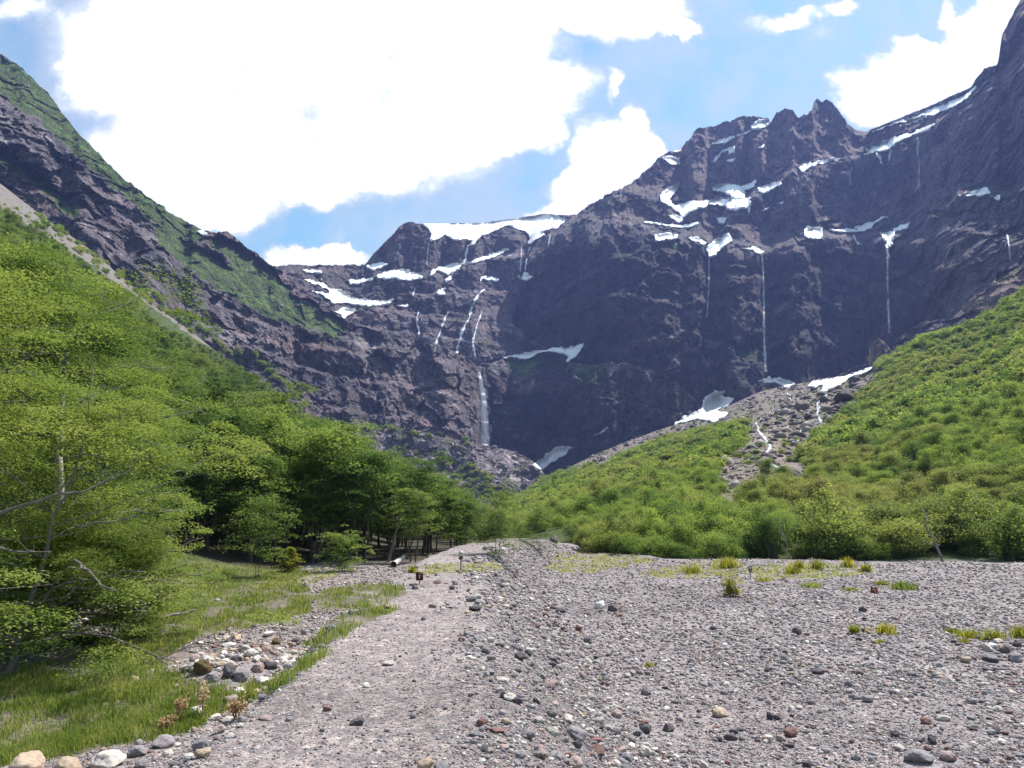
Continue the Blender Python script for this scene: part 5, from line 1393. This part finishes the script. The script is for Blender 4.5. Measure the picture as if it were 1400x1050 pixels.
    for pr, sel in ((protoM, size[rest] * 739 > 3.0), (protoL, size[rest] * 739 <= 3.0)):
        for q, (V, T) in enumerate(pr):
            id_ = rest[sel & (var[rest] % len(pr) == q)]; zz = Zr[sel & (var[rest] % len(pr) == q)]
            if not len(id_): continue
            c, sn = np.cos(rz[id_])[:, None], np.sin(rz[id_])[:, None]
            x, y, z = V[:, 0][None] * r[id_][:, None], V[:, 1][None] * (r[id_] * .8)[:, None], V[:, 2][None] * (r[id_] * sq[id_])[:, None]
            P = np.stack([X[id_][:, None] + x * c - y * sn, Y[id_][:, None] + x * sn + y * c, zz[:, None] + z + (r[id_] * sq[id_] * .45)[:, None]], -1)
            Vs.append(P.reshape(-1, 3)); nv = len(V)
            Ts.append((T[None] + (np.arange(len(id_)) * nv)[:, None, None] + off).reshape(-1, 3)); off += nv * len(id_)
            Cs.append(np.repeat(colr[id_], nv, 0))
    me = mesh_from('gravel_stones', np.concatenate(Vs), None, np.concatenate(Ts), [M_LOOSE], False)
    cattr(me, 'tint', np.concatenate(Cs))
    link('gravel_stones', me, label='loose small grey and reddish stones strewn over the gravel flat and path', cat='gravel', kind='stuff')
stone_field()

# boulders on the stony fan and by the cliffs
def far_boulders():
    rng = np.random.default_rng(31)
    L = [(1098, 562, 22, .9, 'dark square boulder in the middle of the stony fan'), (1160, 548, 44, .55, 'big flat topped boulder beside the bright snow ramp'), (1130, 590, 18, .6, 'dark boulder at the right of the stony fan'),
         (1107, 572, 16, .6, 'dark boulder right under the dark square boulder'), (1063, 664, 34, .5, 'dark reddish boulder at the lower end of the stony fan in the green'), (1130, 646, 18, .45, 'grey boulder in the green right of the fan'),
         (1128, 550, 18, .7, 'dark boulder below the bright snow ramp'), (940, 645, 0, 0, ''), (740, 728, 12, .8, 'brown boulder at the far head of the gravel valley'), (757, 742, 16, .7, 'reddish boulder beside the white water at the head of the gravel'),
         (1172, 522, 20, .6, 'dark boulder tucked under the rock pillar'), (1055, 628, 20, .4, 'grey slab beside the left stream on the fan'), (1022, 571, 10, .6, 'small boulder at the upper left of the fan'), (992, 646, 9, .8, 'small dark boulder at the left edge of the green fan side'),
         (1085, 600, 14, .5, 'dark boulder beside the right stream'), (1075, 556, 12, .6, 'boulder by the top of the left stream'), (1145, 560, 12, .6, 'small boulder left of the big flat topped boulder'), (1032, 693, 18, .4, 'grey slab at the lowest tip of the fan'),
         (1048, 575, 10, .6, 'small dark stone block in the upper middle of the fan'), (1008, 600, 9, .6, 'small block at the left side of the fan'), (1115, 612, 13, .5, 'flat dark block low on the right stream')]
    for n, (px, py, w, hr, lab) in enumerate(L):
        if not lab: continue
        P = on_ground(px, py); r = w / 2 * P[1] / F
        z = P[2]
        o = link('boulder', ROCKS[(n * 3 + 2) % 14], label=lab, cat='boulder', group='boulders on the far slopes', loc=(P[0], P[1] + r * .5, z + r * hr * .5))
        o.scale = (r, r * .9, r * hr * 1.3); o.rotation_euler = (0, 0, n * 1.3)
        o.color = (*(np.array((.085, .068, .066)) * rng.uniform(.8, 1.5)), 1)
    V, T = rock_mesh(900, 5, 1)
    V = V * np.array([1, .8, 1]); n = fbm(V[:, 0] * 2.5, V[:, 1] * 2.5, V[:, 2] * 1.2, 4, .6); V = V * (1 + .35 * n)[:, None]
    Y = 585.; a, e0 = ray(1208, 522); _, e1 = ray(1210, 452); h = float(e1 - e0) * Y
    V[:, 0] *= 15 * (1 - .18 * V[:, 2]); V[:, 1] *= 16; V[:, 2] *= h * .62
    me = mesh_from('rock_pillar', V, None, T, [M_ROCK], True)
    c = np.array([.155, .120, .108]) * (1 + .5 * fbm(V[:, 0] / 6, V[:, 1] / 6, V[:, 2] / 4, 3))[:, None]
    cattr(me, 'tint', np.clip(c, .01, .9))
    link('rock_pillar', me, label='dark blunt rock pillar standing above the green right slope', cat='rock pillar', loc=(float(a) * Y, Y, CAMZ + float(e0 + e1) / 2 * Y))
far_boulders()
def scree_rocks():
    rng = np.random.default_rng(41); n = 26000
    px = rng.uniform(640, 1215, n); py = rng.uniform(500, 712, n)
    Y = march(px, py); k = np.isfinite(Y) & scree_mask(px, py) & (fbm(px / 16., py / 10., 2, 3) > -.25); px, py, Y = px[k], py[k], Y[k]
    k = Y > 95; px, py, Y = px[k], py[k], Y[k]
    a, e = ray(px, py); X, Z = a * Y, CAMZ + e * Y
    p2x = rng.uniform(500, 760, 5200); p2y = rng.uniform(585, 690, 5200); Y2 = R4.sample(p2x, p2y)
    k = np.isfinite(Y2) & (fbm(p2x / 14., p2y / 9., 5, 3) > .02); a2, e2 = ray(p2x[k], p2y[k]); Y2 = Y2[k]
    X = np.r_[X, a2 * Y2]; Z = np.r_[Z, CAMZ + e2 * Y2]; Y = np.r_[Y, Y2]
    r = np.minimum(2.6, .0009 * Y * (1 - rng.uniform(0, 1, len(Y))) ** (-1 / 2.2))
    c = np.array([.15, .128, .122]) * rng.choice([.5, .8, 1.0, 1.6, 2.1], len(Y), p=[.25, .25, .25, .15, .1])[:, None]
    Vs, Ts, Cs, off = [], [], [], 0
    for q in range(6):
        V, T = rock_mesh(700 + q, 1, .9); id_ = np.arange(len(Y))[q::6]
        P = np.stack([X[id_], Y[id_], Z[id_]], -1)[:, None] + V[None] * r[id_][:, None, None] * np.array([1, 1, .8])
        Vs.append(P.reshape(-1, 3)); Ts.append((T[None] + (np.arange(len(id_)) * len(V))[:, None, None] + off).reshape(-1, 3)); off += len(V) * len(id_); Cs.append(np.repeat(c[id_], len(V), 0))
    me = mesh_from('scree_rocks', np.concatenate(Vs), None, np.concatenate(Ts), [M_LOOSE], False); cattr(me, 'tint', np.concatenate(Cs))
    link('scree_rocks', me, label='broken rock strewn over the stony fan and the rubble slope', cat='scree', kind='stuff')
scree_rocks()

# ------------------------------------------------------------------ grass
def blades(rng, X, Y, Z, h, w, lean=.35):
    n = len(X); az = rng.uniform(0, 6.28, n); b = rng.uniform(0, 6.28, n)
    l = np.abs(rng.normal(0, lean, n)) + .08
    d = np.stack([np.cos(b), np.sin(b)], 1) * (l * h)[:, None]
    sx, sy = np.cos(az) * w * .5, np.sin(az) * w * .5
    B = np.stack([X, Y, Z - .02], 1); S = np.stack([sx, sy, np.zeros(n)], 1)
    Mid = B + np.stack([d[:, 0] * .35, d[:, 1] * .35, h * .6], 1); Tip = B + np.stack([d[:, 0], d[:, 1], h * np.sqrt(np.maximum(.1, 1 - np.minimum(l, .9) ** 2))], 1)
    V = np.stack([B - S, B + S, Mid + S * .8, Mid - S * .8, Tip], 1).reshape(-1, 3)
    i = np.arange(n)[:, None] * 5
    return V, i + np.array([[0, 1, 2, 3]]), i + np.array([[3, 2, 4]])

def build_grass():
    rng = np.random.default_rng(9)
    n = 400000
    py = rng.uniform(772, 1060, n); px = rng.uniform(-120, 700, n)
    g = grass_mask(px, py); yg = ygrass_mask(px, py) & (px < 700)
    cl = fbm(px / 30., py / 12., 2, 3)
    k = ((g > .1) & (rng.uniform(0, 1, n) < np.clip(.50 + 1.3 * cl, .03, 1) * g)) | (yg & (rng.uniform(0, 1, n) < .22))
    px, py, yg = px[k], py[k], (yg & (g < .1))[k]
    n2 = 60000; px2 = rng.uniform(740, 1200, n2); py2 = rng.uniform(748, 795, n2); k2 = ygrass_mask(px2, py2) & (rng.uniform(0, 1, n2) < .42 * np.clip(.6 + 1.8 * fbm(px2 / 12., py2 / 4., 9, 2), .05, 1))
    px = np.r_[px, px2[k2]]; py = np.r_[py, py2[k2]]; yg = np.r_[yg, np.ones(k2.sum(), bool)]
    Y = march(px, py); ok = np.isfinite(Y) & (Y < 95); px, py, Y, yg = px[ok], py[ok], Y[ok], yg[ok]
    a, _ = ray(px, py); X = a * Y
    # keep the picture-even spread from bunching along sight lines
    X += rng.normal(0, .04, len(X)); Y = Y + rng.normal(0, .08, len(Y)) * (Y / 10)
    k = yg | (rng.uniform(0, 1, len(X)) < np.clip(.8 + 2.0 * fbm(X / 1.1, Y / 1.1, 12, 3), .08, 1)); X, Y, yg = X[k], Y[k], yg[k]
    Z = H(X, Y)
    h = np.where(yg, .10, .115) * rng.uniform(.5, 1.5, len(X)) * (1 + .5 * fbm(X / .7, Y / .7, 3, 2))
    w = np.maximum(.010, Y * .0011) * np.where(yg, 1.1, 1)
    V, Q, T = blades(rng, X, Y, Z, np.maximum(h, .05), w)
    me = mesh_from('grass', V, Q, T, [M_GRASS])
    ti = np.clip(.50 + 1.0 * fbm(X / .8, Y / .8, 8, 3) + rng.normal(0, .16, len(X)) + np.where(yg, .45, 0), 0, 1)
    fattr(me, 'tint', np.r_[ti, ti], 'FACE')
    link('grass', me, label='short green grass growing between the forest and the path', cat='grass', kind='stuff')
    # tufts one can count
    TU = [(1168, 866, 16, 17, 'left of two bright yellow green tufts on the right gravel'), (1210, 867, 28, 20, 'right and larger of two bright yellow green tufts on the right gravel'), (1205, 880, 12, 8, 'tiny yellow green tuft below the larger of the two tufts'),
          (1325, 872, 30, 16, 'pale yellow tuft in the row near the right edge'), (1360, 876, 32, 22, 'fuller yellow tuft in the row near the right edge'), (1396, 872, 24, 22, 'yellow green tuft cut off by the right edge'), (1302, 866, 22, 12, 'faint thin tuft at the left end of the row near the right edge'),
          (1318, 879, 16, 10, 'low tuft below the pale yellow tuft near the right edge'), (887, 911, 12, 9, 'tiny bright green tuft alone on the middle gravel'), (826, 930, 13, 8, 'tiny bright yellow tuft on the gravel near the bank foot'),
          (1162, 808, 26, 7, 'low green tuft left of the brown sign'), (1092, 777, 16, 14, 'green tuft left in the far row along the gravel edge'), (1118, 778, 18, 16, 'bright green tuft in the middle of the far row along the gravel edge'), (1160, 775, 16, 16, 'upright green tuft in the far row along the gravel edge'),
          (1185, 782, 14, 14, 'yellowish tuft at the right end of the far row along the gravel edge'), (1235, 806, 40, 14, 'dull olive tuft right of the brown sign'), (1205, 800, 14, 9, 'small yellow tuft behind the brown sign'), (564, 783, 12, 12, 'bright green tuft left of the red marker'),
          (1046, 794, 22, 7, 'low green tuft at the foot of the right grey marker'), (1110, 803, 30, 10, 'dry olive tuft halfway between grey marker and brown sign'), (945, 783, 26, 12, 'yellow green tuft left of the right grey marker'), (996, 776, 30, 18, 'tall pale tuft behind the right grey marker'), (1085, 785, 20, 14, 'yellow tuft on the gravel left of the far row')]
    for n, (x, y, wd, ht, lab) in enumerate(TU):
        P = on_ground(x, y); R = wd / 2 * P[1] / F; hh = ht * P[1] / F * .92
        m = int(70 + 30 * wd / 10); q = rng.normal(0, .45, (m, 2)) * R
        V, Q, T = blades(rng, q[:, 0], q[:, 1] * .8, np.zeros(m) - .01, hh * rng.uniform(.5, 1.15, m), np.full(m, max(.008, P[1] * .0011)), .45)
        me = mesh_from('grass_tuft', V, Q, T, [M_TUFT if n not in (15, 19) else M_GRASS]); ti = rng.uniform(.1, 1, m); fattr(me, 'tint', np.r_[ti, ti], 'FACE')
        link('grass_tuft', me, label=lab, cat='grass tuft', group='tufts on the gravel', loc=P)
    # olive bush in front of the marker
    P = on_ground(1000, 816)
    ms = tree_meshes('gravel_bush', gen_shrub(70, .42, .95, 60, 22, .075, 12), M_TUFT)
    place_tree('low_bush', ms, P, 0, 1., 'yellowish leafy bush standing alone on the gravel before the right grey marker', 'bush', None, ('stems', 'foliage'))
    # dry flower stalks
    for n, (x, y, h, lab) in enumerate([(243, 990, 34, 'left dry pinkish flower stalk in the grass at the bank'), (276, 985, 44, 'taller dry pinkish flower stalk right of the other'), (224, 1004, 20, 'low dry pinkish seed heads at the foot of the stalks'), (322, 985, 24, 'faded dry plant among the stones at the bank')]):
        P = on_ground(x, y); hh = h * P[1] / F; st, hd = MB(), []
        for q in range(6):
            tp = np.array([rng.normal(0, .05), rng.normal(0, .05), hh * rng.uniform(.7, 1.05)])
            st.tube(wander(rng, (0, 0, -.03), tp, 5, .01), np.array([.006, .006, .005, .004, .002]), 4)
            for u in np.linspace(.55, 1, 9): hd.append(tp * u + rng.normal(0, .022, 3))
        r = link('dry_flower_stalk', None, label=lab, cat='dry flower', group='dry flowers', loc=P)
        link('stalk', st.mesh('stalk', [M_DRY]), r)
        V, Q = leaf_quads(rng, np.repeat(np.array(hd), 4, 0) + rng.normal(0, .012, (len(hd) * 4, 3)), .03, 1.0, .8)
        me = mesh_from('flower_heads', V, Q, None, [M_DRY]); fattr(me, 'tint', rng.uniform(0, 1, len(Q)), 'FACE'); link('flower_head', me, r)
build_grass()

# ------------------------------------------------------------------ trail signs
def rot_y(t): return np.array([[math.cos(t), 0, math.sin(t)], [0, 1, 0], [-math.sin(t), 0, math.cos(t)]])
M_SIGNR = mat_simple('brown_red_paint', (.105, .022, .016), .6, .2, 20); M_SIGND = mat_simple('dark_red_paint', (.060, .012, .014), .6, .2, 20)
M_SYM = mat_simple('faded_orange_paint', (.52, .24, .11), .6, .2, 30); M_PLATE = mat_simple('grey_white_plate', (.52, .50, .47), .6, .15, 30)
M_PDARK = mat_simple('dark_brown_plate', (.075, .055, .050), .7, .3, 20); M_POST = mat_simple('weathered_post', (.17, .13, .10), .85, .3, 15)
def sign(px, py, lab, post_h, lean, panels, postr=.016):
    """panels: (dx, dz, w, h, tilt, material, symbol polygons)"""
    P = on_ground(px, py)
    r = link('trail_sign', None, label=lab, cat='trail sign', group='trail markers', loc=P)
    mb = MB(); mb.tube([(0, 0, -.1), (-lean * .5, 0, post_h * .5), (-lean, 0, post_h)], [postr, postr, postr * .9], 6)
    link('post', mb.mesh('post', [M_POST], True), r)
    for dx, dz, w, h, tilt, m, syms in panels:
        R_ = rot_y(tilt); b = MB(); b.box((dx - lean, -postr - .012, dz), (w / 2, .010, h / 2), R_)
        pn = link('panel', b.mesh('panel', [m]), r)
        for sm, polys in syms:
            s = MB()
            for pl in polys:
                q = np.array([[x * w / 2, 0, z * h / 2] for x, z in pl]); k = len(q)
                f = q @ R_.T + np.array([dx - lean, -postr - .027, dz]); bk = f + np.array([0, .004, 0])
                s.V.append(np.concatenate([f, bk])); base = s.n
                tri = [(base, base + i, base + i + 1) for i in range(1, k - 1)] + [(base + k, base + k + i + 1, base + k + i) for i in range(1, k - 1)]
                qd = [(base + i, base + k + i, base + k + (i + 1) % k, base + (i + 1) % k) for i in range(k)]
                s.T.append(np.array(tri)); s.Q.append(np.array(qd)); s.n += 2 * k
            link('symbol', s.mesh('symbol', [sm]), pn)
    return r
ARROW = [[(-.62, .05), (-.22, .62), (-.22, .28), (-.22, .05)], [(-.62, .05), (-.22, .05), (-.22, -.28)], [(-.24, .30), (.34, .30), (.46, .16), (.46, .02), (-.24, .02)], [(.18, .04), (.46, .04), (.40, -.70), (.12, -.70)]]
RING = [[(-.55, .2), (-.55, .55), (.55, .55), (.55, .2)], [(-.55, -.55), (-.55, -.2), (.55, -.2), (.55, -.55)], [(-.55, -.22), (-.55, .22), (-.2, .22), (-.2, -.22)], [(.2, -.22), (.2, .22), (.55, .22), (.55, -.22)]]
DASH = [[(-.4, -.18), (-.4, .18), (.4, .18), (.4, -.18)]]
ONE = [[(-.12, -.62), (-.12, .32), (.12, .32), (.12, -.62)], [(-.28, .12), (-.12, .32), (-.12, .08)]]
sign(1199, 828, 'tilted brown red square sign with an orange arrow on a thin leaning post', .44, .065, [(0, .51, .235, .205, .13, M_SIGNR, [(M_SYM, ARROW)])], .012)
sign(1026, 792, 'grey and dark trail marker on a thin post by the grass at the right', .34, 0, [(0, .52, .165, .17, 0, M_PDARK, [(M_PLATE, RING)]), (0, .385, .155, .10, 0, M_PDARK, [(M_PLATE, DASH)])], .022)
sign(630, 782, 'small white square trail marker with a dark centre on a post beside the path', .62, 0, [(0, .55, .15, .15, 0, M_PLATE, [(M_PDARK, DASH)]), (0, .42, .13, .09, 0, M_PDARK, [(M_POST, DASH)])], .024)
sign(573.5, 799, 'low dark red panel with a pale upright mark at the left rim of the path', .17, 0, [(0, .20, .178, .20, -.03, M_SIGND, [(M_PLATE, ONE)])], .016)

# ------------------------------------------------------------------ air
HAZE = 0.00012
def build_haze():
    k = NT('haze_air')
    k.N.remove(k.p)
    pv = k.n('ShaderNodeVolumePrincipled'); pv.inputs['Density'].default_value = HAZE; pv.inputs['Color'].default_value = (.32, .43, 1.0, 1); pv.inputs['Anisotropy'].default_value = .25
    k.l(pv.outputs[0], k.out.inputs['Volume'])
    b = MB(); zs = (-12., 1250.)
    b.box((0, 900, sum(zs) / 2), (2300, 1300, (zs[1] - zs[0]) / 2))
    link('haze', b.mesh('haze', [k.m]), kind='stuff', label='thin bluish haze hanging in the valley air', cat='haze')
if HAZE: build_haze()

#P2END


# ------------------------------------------------------------------ camera, light, sky
cam = bpy.data.cameras.new('camera'); co = bpy.data.objects.new('camera', cam); COL.objects.link(co)
co.location = (0, 0, CAMZ); co.rotation_euler = (math.pi / 2 + PITCH, 0, 0)
cam.sensor_fit = 'HORIZONTAL'; cam.sensor_width = 36; cam.lens = 36 * F / 1400; cam.clip_end = 20000; cam.clip_start = .1
SC.camera = co
AZ, EL = math.radians(55), math.radians(60)
sd = bpy.data.lights.new('sun', 'SUN'); so = bpy.data.objects.new('sun', sd); COL.objects.link(so)
sd.energy = 5.0; sd.angle = math.radians(.5); sd.color = (1, .96, .90)
so.rotation_euler = (math.pi / 2 - EL, 0, math.pi - AZ)

def build_world():
    w = bpy.data.worlds.new('World'); SC.world = w; w.use_nodes = True
    t = w.node_tree; N, L = t.nodes, t.links; N.clear()
    out = N.new('ShaderNodeOutputWorld'); bg = N.new('ShaderNodeBackground'); L.new(bg.outputs[0], out.inputs[0])
    sky = N.new('ShaderNodeTexSky'); sky.sky_type = 'NISHITA'; sky.sun_disc = False
    sky.sun_elevation = EL; sky.sun_rotation = AZ; sky.altitude = 1000; sky.air_density = 1.0; sky.dust_density = 1.0; sky.ozone_density = 2.0
    tc = N.new('ShaderNodeTexCoord'); sp = N.new('ShaderNodeSeparateXYZ'); L.new(tc.outputs['Generated'], sp.inputs[0])
    def M(op, a, b=None, clamp=False):
        n = N.new('ShaderNodeMath'); n.operation = op; n.use_clamp = clamp
        for i, x in enumerate((a, b)):
            if x is None: continue
            if isinstance(x, (int, float)): n.inputs[i].default_value = x
            else: L.new(x, n.inputs[i])
        return n.outputs[0]
    yy = M('MAXIMUM', M('ABSOLUTE', sp.outputs[1]), .08)
    a = M('DIVIDE', sp.outputs[0], yy); e = M('DIVIDE', sp.outputs[2], yy)
    cb = N.new('ShaderNodeCombineXYZ'); L.new(a, cb.inputs[0]); L.new(e, cb.inputs[1])
    def noise(scale, det, rough, off):
        mp = N.new('ShaderNodeMapping'); mp.inputs['Location'].default_value = off; L.new(cb.outputs[0], mp.inputs[0])
        n = N.new('ShaderNodeTexNoise'); n.inputs['Scale'].default_value = scale; n.inputs['Detail'].default_value = det; n.inputs['Roughness'].default_value = rough
        L.new(mp.outputs[0], n.inputs['Vector']); return n
    wn = noise(5.5, 5, .6, (1, 2, 3)); 
    sub = N.new('ShaderNodeVectorMath'); sub.operation = 'SUBTRACT'; L.new(wn.outputs['Color'], sub.inputs[0]); sub.inputs[1].default_value = (.5, .5, .5)
    sc = N.new('ShaderNodeVectorMath'); sc.operation = 'MULTIPLY_ADD'; L.new(sub.outputs[0], sc.inputs[0]); sc.inputs[1].default_value = (.16, .16, 0); L.new(cb.outputs[0], sc.inputs[2])
    P = sc.outputs[0]
    # cloud heaps: centre and half size (as seen from the valley floor), weight
    B = [(330, 60, 250, 110, 1), (180, 95, 110, 75, 1), (480, 130, 230, 120, 1), (300, 200, 200, 80, 1), (280, 260, 130, 52, 1), (660, 120, 130, 75, 1), (690, 175, 70, 38, 1), (560, 30, 210, 70, 1),
         (440, 220, 150, 55, .9), (545, 225, 70, 40, .8), (410, 268, 90, 26, .7), (130, 110, 65, 40, .9), (850, 12, 90, 42, 1), (925, 48, 36, 16, .9), (740, 60, 50, 45, .5),
         (430, 352, 75, 20, 1), (385, 358, 30, 14, .8), (835, 215, 68, 48, 1), (800, 265, 55, 40, 1), (860, 185, 24, 40, 1), (824, 122, 10, 22, .5), (890, 200, 26, 24, .9), (745, 300, 45, 22, .9), (812, 205, 16, 30, .9),
         (1225, 110, 80, 42, 1), (1290, 95, 60, 40, 1), (1190, 140, 50, 30, .9), (1340, 60, 60, 42, 1), (1385, 30, 40, 45, 1), (1240, 70, 40, 26, .9), (1290, 140, 60, 24, .8),
         (1080, 22, 60, 14, .5), (1145, 26, 22, 12, .55), (1290, 18, 16, 18, .5), (40, 10, 60, 24, .5), (700, 85, 60, 60, .6)]
    acc = None
    for (x, y, rx, ry, wt) in B:
        ca, ce = [float(q) for q in ray(x, y)]
        ra = abs(float(ray(x + rx, y)[0]) - ca); re = abs(float(ray(x, y - ry)[1]) - ce)
        v = N.new('ShaderNodeVectorMath'); v.operation = 'MULTIPLY_ADD'; L.new(P, v.inputs[0])
        v.inputs[1].default_value = (1 / ra, 1 / re, 0); v.inputs[2].default_value = (-ca / ra, -ce / re, 0)
        ln = N.new('ShaderNodeVectorMath'); ln.operation = 'DOT_PRODUCT'; L.new(v.outputs[0], ln.inputs[0]); L.new(v.outputs[0], ln.inputs[1])
        q = M('MULTIPLY', M('SUBTRACT', 1.5, ln.outputs['Value']), 1.25 * wt, True)
        acc = q if acc is None else M('MAXIMUM', acc, q)
    n2 = noise(9, 8, .62, (5, 1, 0)); n3 = noise(3.2, 6, .6, (8, 4, 0))
    dn = M('ADD', acc, M('MULTIPLY', M('SUBTRACT', n2.outputs['Fac'], .5), 2.1))
    cover = N.new('ShaderNodeMapRange'); cover.interpolation_type = 'SMOOTHSTEP'; cover.inputs['From Min'].default_value = .2; cover.inputs['From Max'].default_value = .8; L.new(dn, cover.inputs[0])
    wisp = N.new('ShaderNodeMapRange'); wisp.interpolation_type = 'SMOOTHSTEP'; wisp.inputs['From Min'].default_value = .46; wisp.inputs['From Max'].default_value = .8
    wisp.inputs['To Max'].default_value = .7; L.new(n3.outputs['Fac'], wisp.inputs[0])
    veil = N.new('ShaderNodeMapRange'); veil.interpolation_type = 'SMOOTHSTEP'; veil.inputs['From Min'].default_value = -.75; veil.inputs['From Max'].default_value = .75
    veil.inputs['To Max'].default_value = .72; L.new(M('ADD', dn, M('MULTIPLY', M('SUBTRACT', n3.outputs['Fac'], .5), 2.2)), veil.inputs[0])
    fac = M('MAXIMUM', M('MAXIMUM', cover.outputs[0], veil.outputs[0]), wisp.outputs[0], True)
    fac = M('MULTIPLY', fac, M('GREATER_THAN', sp.outputs[2], 0.0))
    cl = N.new('ShaderNodeMix'); cl.data_type = 'RGBA'
    cl.inputs[6].default_value = (4.2, 4.5, 4.7, 1); cl.inputs[7].default_value = (7.5, 7.5, 7.5, 1); L.new(cover.outputs[0], cl.inputs[0])
    mx = N.new('ShaderNodeMix'); mx.data_type = 'RGBA'; L.new(fac, mx.inputs[0]); 
    tn = N.new('ShaderNodeMix'); tn.data_type = 'RGBA'; tn.blend_type = 'MULTIPLY'; tn.inputs[0].default_value = 1; L.new(sky.outputs[0], tn.inputs[6]); tn.inputs[7].default_value = (1.0, 1.46, 1.22, 1)
    L.new(tn.outputs[2], mx.inputs[6]); L.new(cl.outputs[2], mx.inputs[7])
    L.new(mx.outputs[2], bg.inputs['Color']); bg.inputs['Strength'].default_value = .085
build_world()
vs = SC.view_settings
SC.display_settings.display_device = 'sRGB'
vs.view_transform = 'Standard'; vs.look = 'None'; vs.exposure = 1.0; vs.gamma = 1; vs.use_curve_mapping = False
